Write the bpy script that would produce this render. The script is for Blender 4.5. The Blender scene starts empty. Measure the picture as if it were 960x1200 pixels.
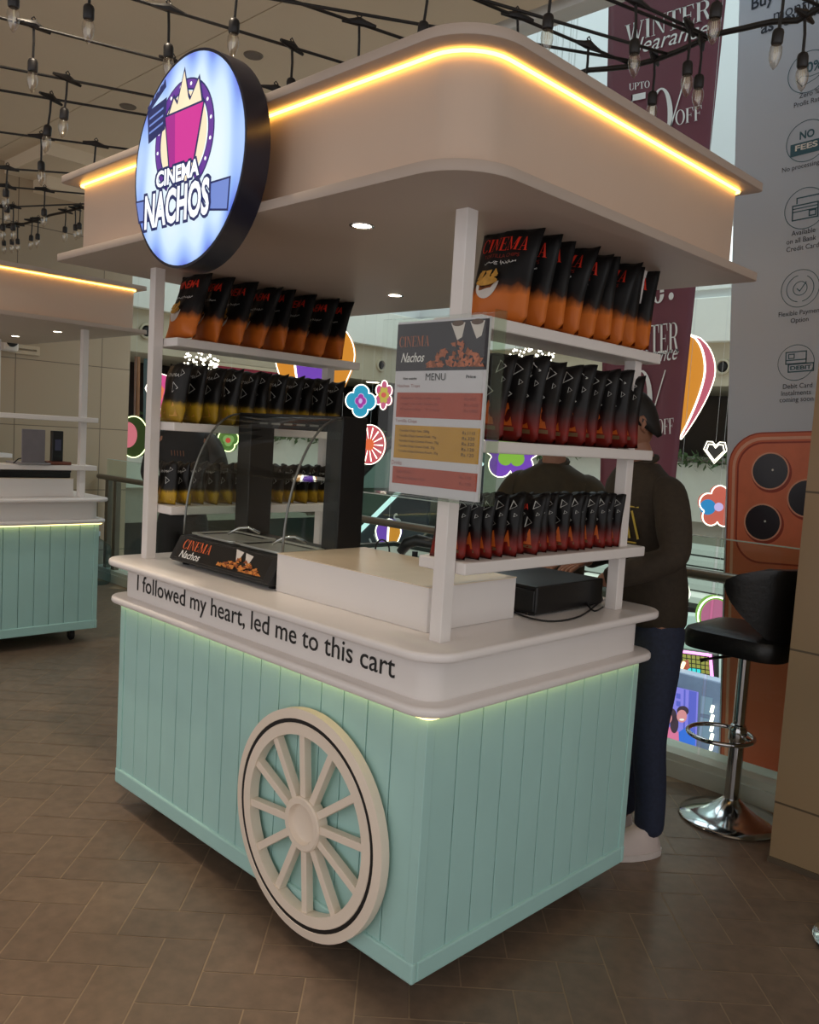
import bpy, bmesh, math, random
from mathutils import Vector, Matrix
RND = random.Random(11)
PI = math.pi
C = bpy.context.scene.collection
SC = bpy.context.scene

# ------------------------------------------------------------------ camera
CAM = Vector((1.40103, -1.53613, 1.48719)); YAW, PITCH, ROLL, FPX = 0.77656, -0.08658, 0.06022, 1001.47
_f = Vector((-math.sin(YAW)*math.cos(PITCH), math.cos(YAW)*math.cos(PITCH), math.sin(PITCH)))
_r = Vector((math.cos(YAW), math.sin(YAW), 0)); _u = _r.cross(_f)
CR, CU = _r*math.cos(ROLL)+_u*math.sin(ROLL), _u*math.cos(ROLL)-_r*math.sin(ROLL)
cd = bpy.data.cameras.new('camera'); cam = bpy.data.objects.new('camera', cd); C.objects.link(cam)
cam.matrix_world = Matrix((( CR.x, CU.x, -_f.x, CAM.x), (CR.y, CU.y, -_f.y, CAM.y), (CR.z, CU.z, -_f.z, CAM.z), (0, 0, 0, 1)))
cd.sensor_fit = 'HORIZONTAL'; cd.sensor_width = 36; cd.lens = FPX/960*36; cd.clip_start = .05; cd.clip_end = 200
SC.camera = cam

def at(u, v, axis, val):
    """the point seen at photograph pixel (u, v) on the plane axis = val"""
    d = _f + CR*((u-480)/FPX) - CU*((v-600)/FPX)
    return CAM + d*((val-CAM[axis])/d[axis])

# ------------------------------------------------------------------ world, lights, exposure
def lin(c):
    return tuple(((x/255)/12.92 if x/255 <= .04045 else ((x/255+.055)/1.055)**2.4) for x in c)
w = bpy.data.worlds.new('world'); SC.world = w; w.use_nodes = True
bg = w.node_tree.nodes['Background']; bg.inputs[0].default_value = (1.0, .98, .985, 1); bg.inputs[1].default_value = .86
SC.view_settings.view_transform = 'Standard'; SC.view_settings.look = 'None'
SC.view_settings.gamma = 1; SC.view_settings.use_curve_mapping = False; SC.view_settings.exposure = 0.10
SC.cycles.use_denoising = True
SC.cycles.max_bounces = 8; SC.cycles.transparent_max_bounces = 16; SC.cycles.sample_clamp_indirect = 4

def area(name, loc, size, power, col, rot=(0, 0, 0), sizey=None):
    l = bpy.data.lights.new(name, 'AREA'); l.energy = power; l.color = col; l.size = size
    if sizey: l.shape = 'RECTANGLE'; l.size_y = sizey
    o = bpy.data.objects.new(name, l); o.location = loc; o.rotation_euler = rot; C.objects.link(o); return o
def spot(name, loc, power, col, ang=110, blend=.6, rad=.05, tgt=None):
    l = bpy.data.lights.new(name, 'SPOT'); l.energy = power; l.color = col; l.spot_size = math.radians(ang); l.spot_blend = blend
    l.shadow_soft_size = rad
    o = bpy.data.objects.new(name, l); o.location = loc
    if tgt: o.rotation_euler = (Vector(tgt)-Vector(loc)).to_track_quat('-Z', 'Y').to_euler()
    C.objects.link(o); return o
WARM = (1.0, .80, .60)
area('skylight_daylight', (-2.5, 4.9, 8.6), 9, 135, (.80, .95, 1.0), sizey=4.4)
spot('hall_downlight', (-1.15, -.46, 3.56), 120, (1.0, .84, .64), 84, .5, .05, (-1.3, -.9, 0))
spot('hall_downlight', (-3.2, -.9, 3.56), 55, (1.0, .86, .70), 100, .7, .06, (-3.2, -.6, 0))
spot('hall_downlight', (1.5, -2.9, 3.56), 10, WARM, 120, .8, .1, (1.2, -1.6, 0))

# ------------------------------------------------------------------ materials (all procedural)
MATS = {}
def mat(name, col, rough=.5, metal=0., var=.05, scale=14., bump=0., emit=None, es=0., spec=None, coat=0., detail=3):
    if name in MATS: return MATS[name]
    m = bpy.data.materials.new(name); m.use_nodes = True; MATS[name] = m
    nt = m.node_tree; b = nt.nodes['Principled BSDF']; c = lin(col)
    tc = nt.nodes.new('ShaderNodeTexCoord'); n = nt.nodes.new('ShaderNodeTexNoise')
    n.inputs['Scale'].default_value = scale; n.inputs['Detail'].default_value = detail
    nt.links.new(tc.outputs['Object'], n.inputs['Vector'])
    rp = nt.nodes.new('ShaderNodeValToRGB'); rp.color_ramp.elements[0].position = .3; rp.color_ramp.elements[1].position = .7
    rp.color_ramp.elements[0].color = (*[x*(1-var) for x in c], 1); rp.color_ramp.elements[1].color = (*[min(1, x*(1+var)) for x in c], 1)
    nt.links.new(n.outputs['Fac'], rp.inputs['Fac']); nt.links.new(rp.outputs['Color'], b.inputs['Base Color'])
    b.inputs['Roughness'].default_value = rough; b.inputs['Metallic'].default_value = metal
    if spec is not None: b.inputs['Specular IOR Level'].default_value = spec
    if coat: b.inputs['Coat Weight'].default_value = coat; b.inputs['Coat Roughness'].default_value = .08
    if bump:
        bp = nt.nodes.new('ShaderNodeBump'); bp.inputs['Strength'].default_value = bump; bp.inputs['Distance'].default_value = .01
        nt.links.new(n.outputs['Fac'], bp.inputs['Height']); nt.links.new(bp.outputs['Normal'], b.inputs['Normal'])
    if emit is not None:
        b.inputs['Emission Color'].default_value = (*lin(emit), 1); b.inputs['Emission Strength'].default_value = es
    return m
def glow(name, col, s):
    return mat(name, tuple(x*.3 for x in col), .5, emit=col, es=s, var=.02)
def glass(name, tint=(235, 245, 240), clear=.86, rough=.03, base=.016):
    if name in MATS: return MATS[name]
    m = bpy.data.materials.new(name); m.use_nodes = True; MATS[name] = m
    nt = m.node_tree; nt.nodes.remove(nt.nodes['Principled BSDF'])
    out = nt.nodes['Material Output']; t = nt.nodes.new('ShaderNodeBsdfTransparent'); g = nt.nodes.new('ShaderNodeBsdfGlossy')
    t.inputs[0].default_value = (*[x*clear/.86 if x*clear/.86 < 1 else 1 for x in lin(tint)], 1); g.inputs['Roughness'].default_value = rough
    lw = nt.nodes.new('ShaderNodeLayerWeight'); lw.inputs['Blend'].default_value = .5
    pw = nt.nodes.new('ShaderNodeMath'); pw.operation = 'POWER'; pw.inputs[1].default_value = 4.5
    n = nt.nodes.new('ShaderNodeTexNoise'); n.inputs['Scale'].default_value = 6
    ml = nt.nodes.new('ShaderNodeMath'); ml.operation = 'MULTIPLY_ADD'; ml.inputs[1].default_value = .008; ml.inputs[2].default_value = base
    ad = nt.nodes.new('ShaderNodeMath'); ad.operation = 'ADD'; ad.use_clamp = True; mx = nt.nodes.new('ShaderNodeMixShader')
    nt.links.new(lw.outputs['Facing'], pw.inputs[0]); nt.links.new(n.outputs['Fac'], ml.inputs[0])
    nt.links.new(ml.outputs[0], ad.inputs[0]); nt.links.new(pw.outputs[0], ad.inputs[1])
    nt.links.new(ad.outputs[0], mx.inputs[0]); nt.links.new(t.outputs[0], mx.inputs[1]); nt.links.new(g.outputs[0], mx.inputs[2])
    nt.links.new(mx.outputs[0], out.inputs[0]); return m
def tiled(name, col, line, w, h, axes, rough=.35, mort=.006, off=0., shift=(0, 0)):
    """flat tiles with joints: brick texture over two object axes"""
    if name in MATS: return MATS[name]
    m = mat(name, col, rough, var=.03, scale=3); nt = m.node_tree; b = nt.nodes['Principled BSDF']
    tc = nt.nodes.new('ShaderNodeTexCoord'); sx = nt.nodes.new('ShaderNodeSeparateXYZ'); cx = nt.nodes.new('ShaderNodeCombineXYZ')
    nt.links.new(tc.outputs['Object'], sx.inputs[0])
    for k in (0, 1):
        a = nt.nodes.new('ShaderNodeMath'); a.operation = 'ADD'; a.inputs[1].default_value = shift[k] + 100*(w if k == 0 else h)
        nt.links.new(sx.outputs[axes[k]], a.inputs[0]); nt.links.new(a.outputs[0], cx.inputs[k])
    br = nt.nodes.new('ShaderNodeTexBrick'); br.offset = off; br.inputs['Scale'].default_value = 1
    br.inputs['Brick Width'].default_value = w; br.inputs['Row Height'].default_value = h; br.inputs['Mortar Size'].default_value = mort
    c = lin(col); br.inputs['Color1'].default_value = (*c, 1); br.inputs['Color2'].default_value = (*[x*.94 for x in c], 1); br.inputs['Mortar'].default_value = (*lin(line), 1)
    nt.links.new(cx.outputs[0], br.inputs[0]); nt.links.new(br.outputs['Color'], b.inputs['Base Color']); return m
def ramp_mat(name, stops, rough=.4, noise=.10, nscale=5., spec=.5, coat=0.):
    """colour by height inside the object's own bounds, with a ragged printed boundary"""
    m = bpy.data.materials.new(name); m.use_nodes = True; MATS[name] = m
    nt = m.node_tree; b = nt.nodes['Principled BSDF']; tc = nt.nodes.new('ShaderNodeTexCoord'); s = nt.nodes.new('ShaderNodeSeparateXYZ')
    n = nt.nodes.new('ShaderNodeTexNoise'); n.inputs['Scale'].default_value = nscale
    nt.links.new(tc.outputs['Generated'], s.inputs[0]); nt.links.new(tc.outputs['Generated'], n.inputs['Vector'])
    a = nt.nodes.new('ShaderNodeMath'); a.operation = 'MULTIPLY_ADD'; a.inputs[1].default_value = noise; nt.links.new(n.outputs['Fac'], a.inputs[0])
    nt.links.new(s.outputs['Z'], a.inputs[2]); rp = nt.nodes.new('ShaderNodeValToRGB')
    while len(rp.color_ramp.elements) < len(stops): rp.color_ramp.elements.new(.5)
    for e, (p, c) in zip(rp.color_ramp.elements, stops): e.position = p; e.color = (*lin(c), 1)
    nt.links.new(a.outputs[0], rp.inputs[0]); nt.links.new(rp.outputs[0], b.inputs['Base Color'])
    b.inputs['Roughness'].default_value = rough; b.inputs['Specular IOR Level'].default_value = spec
    if coat: b.inputs['Coat Weight'].default_value = coat
    return m
WHITE = mat('white_laminate', (236, 230, 227), .28, var=.015, scale=2)
WHITEP = mat('white_paint', (232, 226, 222), .45, var=.02, scale=3)
TEAL = mat('teal_paint', (170, 212, 207), .5, var=.03, scale=5)
CREAM = mat('cream_paint', (240, 225, 208), .5, var=.02, scale=6)
CREAM_SHADED = mat('canopy_shaded_cream', (200, 178, 160), .5, var=.02, scale=3)  # cream darkened to tone down the overlit fascia, shade put into the colour
CANW_SHADED = mat('canopy_shaded_white', (180, 164, 152), .45, var=.02, scale=3)  # canopy white darkened, so the underside's shade is partly in the colour
BLACK = mat('black_plastic', (19, 18, 18), .4, var=.1)
DARKM = mat('black_powder_coat', (24, 23, 23), .45, var=.06)
CHROME = mat('chrome', (205, 206, 208), .12, 1, var=.02)
STEEL = mat('brushed_steel', (150, 148, 142), .3, 1, var=.05)
RAILM = mat('satin_rail_metal', (122, 116, 104), .4, .6, var=.04)
RUBBER = mat('black_rubber', (14, 14, 14), .6, var=.1)
INK = mat('black_ink', (16, 15, 16), .5)
WHITEINK = mat('white_ink', (240, 238, 234), .5, var=.01)
GLASSM = glass('clear_glass', (249, 252, 250)); ACRYL = glass('clear_acrylic', (251, 252, 251)); BULBG = glass('bulb_glass', (246, 242, 236), .86, .05, .16)
LEDW = glow('warm_led', (255, 186, 84), 9.0)
LEDG = glow('lime_white_led', (255, 226, 140), 3.6)

# ------------------------------------------------------------------ mesh building
ORI = {}
class MB:
    def __init__(s, M=None): s.bm = bmesh.new(); s.M = M or Matrix.Identity(4)
    def v(s, p): return s.bm.verts.new(s.M @ Vector(p))
    def f(s, vs):
        try: return s.bm.faces.new(vs)
        except ValueError: return None
    def box(s, x0, x1, y0, y1, z0, z1):
        v = [s.v((x, y, z)) for x in (x0, x1) for y in (y0, y1) for z in (z0, z1)]
        for q in ((0, 1, 3, 2), (4, 6, 7, 5), (0, 4, 5, 1), (2, 3, 7, 6), (0, 2, 6, 4), (1, 5, 7, 3)): s.f([v[i] for i in q])
        return s
    def hexa(s, b, t):
        b = [s.v(p) for p in b]; t = [s.v(p) for p in t]; n = len(b)
        s.f(b[::-1]); s.f(t)
        for i in range(n): s.f([b[i], b[(i+1) % n], t[(i+1) % n], t[i]])
        return s
    def prism(s, poly, d):
        d = Vector(d); return s.hexa(poly, [Vector(p)+d for p in poly])
    def loops(s, loops, close=True, cap=True):
        R = [[s.v(p) for p in l] for l in loops]; n = len(R[0])
        for a, b in zip(R, R[1:]):
            for i in range(n if close else n-1): s.f([a[i], a[(i+1) % n], b[(i+1) % n], b[i]])
        if cap: s.f(R[0][::-1]); s.f(R[-1])
        return s
    def ring(s, outer, inner, d):
        """flat band between two outlines, given thickness d"""
        d = Vector(d); n = len(outer)
        A = [s.v(p) for p in outer]; B = [s.v(p) for p in inner]; A2 = [s.v(Vector(p)+d) for p in outer]; B2 = [s.v(Vector(p)+d) for p in inner]
        for i in range(n):
            j = (i+1) % n; s.f([A[i], A[j], B[j], B[i]]); s.f([A2[j], A2[i], B2[i], B2[j]]); s.f([A[j], A[i], A2[i], A2[j]]); s.f([B[i], B[j], B2[j], B2[i]])
        return s
    def lathe(s, prof, c=(0, 0, 0), seg=24, axis='z', ring=False):
        L = []
        if ring: prof = list(prof)+[prof[0]]
        for r, z in prof:
            l = []
            for k in range(seg):
                a = 2*PI*k/seg; x, y = r*math.cos(a), r*math.sin(a)
                p = (x, y, z) if axis == 'z' else ((x, z, y) if axis == 'y' else (z, x, y))
                l.append(Vector(p)+Vector(c))
            L.append(l)
        return s.loops(L, cap=not ring)
    def tube(s, pts, r, seg=8, closed=False):
        pts = [Vector(p) for p in pts]; n = len(pts); L = []
        rr = r if isinstance(r, (list, tuple)) else [r]*n
        up = Vector((0, 0, 1)); pu = None
        for i, p in enumerate(pts):
            if closed: t = pts[(i+1) % n]-pts[i-1]
            else: t = pts[min(i+1, n-1)]-pts[max(i-1, 0)]
            t.normalize(); a = up if abs(t.z) < .92 else Vector((1, 0, 0))
            if pu is not None: a = pu
            x = t.cross(a)
            if x.length < 1e-5: x = t.cross(Vector((1, 0, 0)))
            x.normalize(); y = x.cross(t); y.normalize(); pu = y
            L.append([p+x*(rr[i]*math.cos(2*PI*k/seg))+y*(rr[i]*math.sin(2*PI*k/seg)) for k in range(seg)])
        if closed: return s.loops(L+[L[0]], cap=False)
        return s.loops(L)
    def sphere(s, c, rx, ry=None, rz=None, seg=12, rings=8):
        ry = ry or rx; rz = rz or rx; c = Vector(c); L = []
        for i in range(1, rings):
            a = PI*i/rings; L.append([c+Vector((rx*math.sin(a)*math.cos(2*PI*k/seg), ry*math.sin(a)*math.sin(2*PI*k/seg), -rz*math.cos(a))) for k in range(seg)])
        R = [[s.v(p) for p in l] for l in L]; b = s.v(c-Vector((0, 0, rz))); t = s.v(c+Vector((0, 0, rz)))
        for a, d in zip(R, R[1:]):
            for i in range(seg): s.f([a[i], a[(i+1) % seg], d[(i+1) % seg], d[i]])
        for i in range(seg): s.f([b, R[0][(i+1) % seg], R[0][i]]); s.f([t, R[-1][i], R[-1][(i+1) % seg]])
        return s
    def poly2(s, polys, f):
        """2-D outlines laid on a surface through f(u, v)"""
        for p in polys: s.f([s.v(f(*q)) for q in p])
        return s
def out(name, mb, m, parent=None, smooth=False, bevel=0., bseg=2, mods=(), weld=False, keepn=False):
    me = bpy.data.meshes.new(name); bm = mb.bm
    if weld: bmesh.ops.remove_doubles(bm, verts=bm.verts, dist=1e-5)
    if not keepn: bmesh.ops.recalc_face_normals(bm, faces=bm.faces)
    o0 = ORI.get(parent.name, Vector()) if parent else Vector()
    bmesh.ops.translate(bm, verts=bm.verts, vec=-o0)
    bm.to_mesh(me); bm.free(); me.materials.append(m)
    if smooth:
        for p in me.polygons: p.use_smooth = True
    o = bpy.data.objects.new(name, me); C.objects.link(o)
    if parent: o.parent = parent
    ORI[o.name] = o0
    if bevel:
        b = o.modifiers.new('edge', 'BEVEL'); b.width = bevel; b.segments = bseg; b.limit_method = 'ANGLE'; b.angle_limit = math.radians(40)
        b.harden_normals = False
    if smooth == 'auto': 
        for p in me.polygons: p.use_smooth = True
        e = o.modifiers.new('split', 'EDGE_SPLIT'); e.split_angle = math.radians(38)
    return o
def tag(o, label, cat, group=None, kind=None):
    o['label'] = label; o['category'] = cat
    if group: o['group'] = group
    if kind: o['kind'] = kind
    return o
def struct(name, mb, m, **k):
    o = out(name, mb, m, **k); o['kind'] = 'structure'; return o
def thing(name, label, cat, loc, group=None):
    o = bpy.data.objects.new(name, None); C.objects.link(o); o.location = loc; o.empty_display_size = .05
    ORI[o.name] = Vector(loc); return tag(o, label, cat, group)
def copy_tree(o, parent=None):
    c = o.copy(); C.objects.link(c)
    if parent: c.parent = parent
    for ch in list(o.children): copy_tree(ch, c)
    return c
def rrect(x0, x1, y0, y1, r, z, seg=8):
    P = []; rs = r if isinstance(r, tuple) else (r,)*4
    for (cx, cy, a0), r in zip(((x1-rs[0], y1-rs[0], 0), (x0+rs[1], y1-rs[1], PI/2), (x0+rs[2], y0+rs[2], PI), (x1-rs[3], y0+rs[3], 1.5*PI)), rs):
        for k in range(seg+1):
            a = a0+PI/2*k/seg; P.append((cx+r*math.cos(a), cy+r*math.sin(a), z))
    return P
def slab(x0, x1, y0, y1, r, z0, z1, mb=None):
    mb = mb or MB(); a, b = rrect(x0, x1, y0, y1, r, z0), rrect(x0, x1, y0, y1, r, z1); return mb.hexa(a, b)

# ------------------------------------------------------------------ writing
_txt = {}
def text2d(s, bold=0.):
    """outline of a line of sans lettering as 2-D triangles, its box scaled to 0..1"""
    if (s, bold) in _txt: return _txt[(s, bold)]
    cu = bpy.data.curves.new('t', 'FONT'); cu.body = s; cu.resolution_u = 3; cu.offset = bold; cu.fill_mode = 'FRONT'
    o = bpy.data.objects.new('t', cu); me = bpy.data.meshes.new_from_object(o)
    V = [(v.co.x, v.co.y) for v in me.vertices]; F = [tuple(p.vertices) for p in me.polygons]
    x0, x1 = min(a for a, b in V), max(a for a, b in V); y0, y1 = min(b for a, b in V), max(b for a, b in V)
    V = [((a-x0)/(x1-x0), (b-y0)/(y1-y0)) for a, b in V]
    bpy.data.meshes.remove(me); bpy.data.objects.remove(o); bpy.data.curves.remove(cu)
    _txt[(s, bold)] = (V, F, (x1-x0)/(y1-y0)); return _txt[(s, bold)]
def write(mb, s, O, U, V, shear=0., bold=0., fn=None, arch=0.):
    """letters of s fill the box from O along U (width) and V (height)"""
    P, F, _ = text2d(s, bold); O, U, V = Vector(O), Vector(U), Vector(V)
    pts = []
    for a, b in P:
        b2 = b+arch*(1-(2*a-1)**2)
        a2 = a+shear*b*V.length/max(U.length, 1e-6)
        p = O+U*a2+V*b2
        pts.append(mb.v(fn(p) if fn else p))
    for q in F: mb.f([pts[i] for i in q])
    return mb
def arc(cx, cy, rx, ry, a0, a1, n=14): return [(cx+rx*math.cos(math.radians(a0+(a1-a0)*i/n)), cy+ry*math.sin(math.radians(a0+(a1-a0)*i/n))) for i in range(n+1)]
def bar(x0, y0, x1, y1): return [(x0, y0), (x1, y0), (x1, y1), (x0, y1)]
def band(o, i): return [[o[k], o[k+1], i[k+1], i[k]] for k in range(len(o)-1)]
K, T = .15, .035     # thick and thin stroke of a high-contrast serif
def _I(x=0): return [bar(x+.05, 0, x+.05+K, 1), bar(x, 0, x+.25, .03), bar(x, .97, x+.25, 1)]
def _O(): 
    return band(arc(.36, .5, .36, .52, 0, 360, 28), arc(.36, .5, .22, .485, 0, 360, 28))
GL = {
 'I': (.25, _I()),
 'N': (.72, [bar(.09, 0, .09+T, 1), bar(.60, 0, .60+T, 1), [(.05, 1), (.22, 1), (.635, 0), (.57, 0)], bar(0, 0, .2, .03), bar(0, .97, .12, 1), bar(.5, .97, .72, 1)]),
 'T': (.66, [bar(.255, 0, .255+K, 1), bar(.15, 0, .51, .03), bar(0, .96, .66, 1), [(0, .72), (.025, .72), (.07, .97), (0, .97)], [(.635, .72), (.66, .72), (.66, .97), (.59, .97)]]),
 'E': (.6, _I()+[bar(.2, 0, .58, .035), bar(.2, .965, .56, 1), bar(.2, .49, .42, .525), [(.555, 0), (.6, .27), (.575, .27), (.5, .03)], [(.535, 1), (.56, .75), (.54, .75), (.48, .97)], bar(.41, .38, .43, .64)]),
 'R': (.7, _I()+[bar(.2, .965, .35, 1), bar(.2, .5, .35, .535)]+band(arc(.35, .75, .26, .25, 90, -90), arc(.35, .75, .12, .215, 90, -90))+[[(.33, .52), (.46, .5), (.68, .0), (.52, 0)], bar(.5, 0, .72, .03)]),
 'P': (.62, _I()+[bar(.2, .965, .35, 1), bar(.2, .46, .35, .495)]+band(arc(.35, .73, .26, .27, 90, -90), arc(.35, .73, .12, .235, 90, -90))),
 'F': (.56, _I()+[bar(.2, .965, .55, 1), bar(.2, .49, .4, .525), [(.525, 1), (.56, .72), (.54, .72), (.47, .97)], bar(.39, .38, .41, .64)]),
 'U': (.72, [bar(.05, .25, .05+K, 1), bar(0, .97, .26, 1), bar(.6, .25, .6+T, 1), bar(.5, .97, .72, 1)]+band(arc(.34, .25, .29, .27, 180, 360), arc(.36, .25, .16, .22, 180, 360))),
 'O': (.72, _O()),
 'W': (1.0, [[(.05, 1), (.22, 1), (.34, 0), (.29, 0)], [(.32, .1), (.29, 0), (.34, 0), (.53, .98), (.49, .98)], [(.43, 1), (.59, 1), (.70, 0), (.65, 0)], [(.67, .1), (.66, 0), (.70, 0), (.92, 1), (.88, 1)], bar(0, .97, .28, 1), bar(.8, .97, 1, 1)]),
 'C': (.66, band(arc(.36, .5, .36, .52, 40, 320, 22), arc(.38, .5, .23, .485, 40, 320, 22))+[bar(.6, .66, .63, 1)]),
 'M': (.9, [bar(.1, 0, .1+T, 1), bar(.68, 0, .68+K, 1), [(.04, 1), (.2, 1), (.47, .1), (.42, 0)], [(.42, 0), (.46, 0), (.72, 1), (.67, 1)], bar(0, 0, .24, .03), bar(.62, 0, .9, .03), bar(0, .97, .14, 1), bar(.75, .97, .9, 1)]),
 'A': (.74, [[(.12, 0), (.155, 0), (.38, 1), (.34, 1)], [(.34, 1), (.42, 1), (.68, 0), (.5, 0)], bar(.2, .3, .58, .335), bar(.02, 0, .26, .03), bar(.42, 0, .74, .03)]),
 '5': (.6, [bar(.1, .52, .135, 1), bar(.1, .88, .54, 1)]+band(arc(.25, .32, .34, .33, 130, -150, 18), arc(.22, .32, .2, .295, 130, -150, 18))),
 '0': (.7, band(arc(.35, .5, .35, .52, 0, 360, 28), arc(.35, .5, .2, .485, 0, 360, 28))),
 '/': (.5, [[(0, -.1), (.04, -.1), (.5, 1.1), (.46, 1.1)]]),
 'J': (.5, [bar(.24, .25, .40, 1), bar(.16, .97, .48, 1)]+band(arc(.18, .2, .22, .22, 0, -170, 12), arc(.16, .2, .08, .18, 0, -170, 12))),
 '.': (.25, [arc(.12, .1, .1, .1, 0, 340, 12)]), ' ': (.3, []),
}
def serif(mb, s, O, U, V, fn=None, gap=.06, arch=0.):
    tot = sum(GL[c][0]+gap for c in s)-gap; O, U, V = Vector(O), Vector(U), Vector(V); x = 0
    for c in s:
        wd, ps = GL[c]
        for p in ps:
            q = []
            for a, b in p:
                t = (x+a)/tot; pt = O+U*t+V*(b+arch*(1-(2*t-1)**2)); q.append(mb.v(fn(pt) if fn else pt))
            mb.f(q)
        x += wd+gap
    return mb
# ------------------------------------------------------------------ the setting
def floor_mat():
    m = mat('floor_tile', (122, 103, 88), .34, var=.16, scale=22, detail=8); nt = m.node_tree; b = nt.nodes['Principled BSDF']
    g = nt.nodes.new('ShaderNodeNewGeometry'); rp = nt.nodes.new('ShaderNodeValToRGB'); rp.color_ramp.elements[0].color = (.90, .89, .88, 1); rp.color_ramp.elements[1].color = (1.05, 1.03, 1.0, 1)
    mx = nt.nodes.new('ShaderNodeMixRGB'); mx.blend_type = 'MULTIPLY'; mx.inputs[0].default_value = 1
    src = b.inputs['Base Color'].links[0].from_socket
    nt.links.new(g.outputs['Random Per Island'], rp.inputs[0]); nt.links.new(src, mx.inputs[1]); nt.links.new(rp.outputs[0], mx.inputs[2]); nt.links.new(mx.outputs[0], b.inputs['Base Color'])
    return m
mb = MB(); mb.box(-8.6, 4.2, -4.6, 2.24, -.35, -.0016)
TB = .142; ang = YAW; ca, sa = math.cos(ang), math.sin(ang)
for i in range(-70, 70):
    for j in range(-70, 70):
        k = (i-j) % 4
        if k not in (0, 3): continue
        w_, h_ = (2, 1) if k == 0 else (1, 2)
        cx, cy = (i+w_/2)*TB, (j+h_/2)*TB; X, Y = ca*cx-sa*cy, sa*cx+ca*cy
        if not (-8.4 < X < 4 and -4.4 < Y < 2.1): continue
        g = .0021; q = [(i*TB+g, j*TB+g), ((i+w_)*TB-g, j*TB+g), ((i+w_)*TB-g, (j+h_)*TB-g), (i*TB+g, (j+h_)*TB-g)]
        mb.f([mb.v((ca*a-sa*b, sa*a+ca*b, 0)) for a, b in q])
fl = struct('floor', mb, mat('floor_grout', (168, 146, 122), .7), keepn=True)
fl.data.materials.append(floor_mat())
for p in fl.data.polygons[6:]: p.material_index = 1

CEILM = mat('ceiling_paint', (226, 209, 184), .7, var=.015, scale=2)
mb = MB(); mb.box(-8.6, 4.2, -4.6, 1.08, 3.6, 3.9); mb.box(-8.6, 4.2, 1.09, 1.9, 3.603, 3.9); mb.box(-8.6, 4.2, 1.07, 1.1, 3.62, 3.9)
# soffits stepping down towards the far left corner, each one smaller and lower
ZS = [3.6, 3.5, 3.4, 3.3, 3.2]
for k, (px, py) in enumerate(((55, 165), (55, 205), (55, 240), (55, 270))):
    a = at(px, py, 2, ZS[k]); mb.box(-8.6, a.x, a.y, 2.6, ZS[k+1], 3.605)
struct('ceiling', mb, CEILM)
mb = MB()
for (px, py) in ((150, 125), (297, 65)):
    a = at(px, py, 2, 3.6); mb.lathe([(0, 3.594), (.05, 3.594), (.056, 3.6), (.056, 3.62)], (a.x, a.y, 0), 20)
struct('trim_1', mb, mat('sprinkler_rosette', (110, 98, 86), .5))

TILEW = tiled('beige_wall_tile', (176, 157, 132), (110, 96, 80), .78, .575, (1, 2), .3, .004, shift=(.2, .33))
mb = MB(); mb.box(-7.2, -6.35, -4.6, 2.42, -.3, 3.6); struct('wall_left', mb, TILEW)
cc = at(901, 1009, 2, 0)
TILEC = tiled('beige_column_tile', (160, 134, 102), (92, 76, 58), 1.2, .575, (0, 2), .32, .004, shift=(.3, .345))
mb = MB(); mb.box(cc.x, cc.x+1.3, cc.y, cc.y+.5, 0, 3.6); struct('wall_right', mb, TILEC)
mb = MB(); mb.box(cc.x-.004, cc.x+1.304, cc.y-.006, cc.y+.3, 0, .022); struct('baseboard_right', mb, mat('worn_skirting', (92, 78, 62), .6))
# kerb under the glass railing
mb = MB(); mb.box(-6.35, 4.2, 2.1, 2.32, -.35, .075); mb.box(-6.35, 4.2, 2.12, 2.30, .075, .105)
struct('trim_2', mb, mat('kerb_stone', (206, 208, 196), .45, var=.03))

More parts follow.
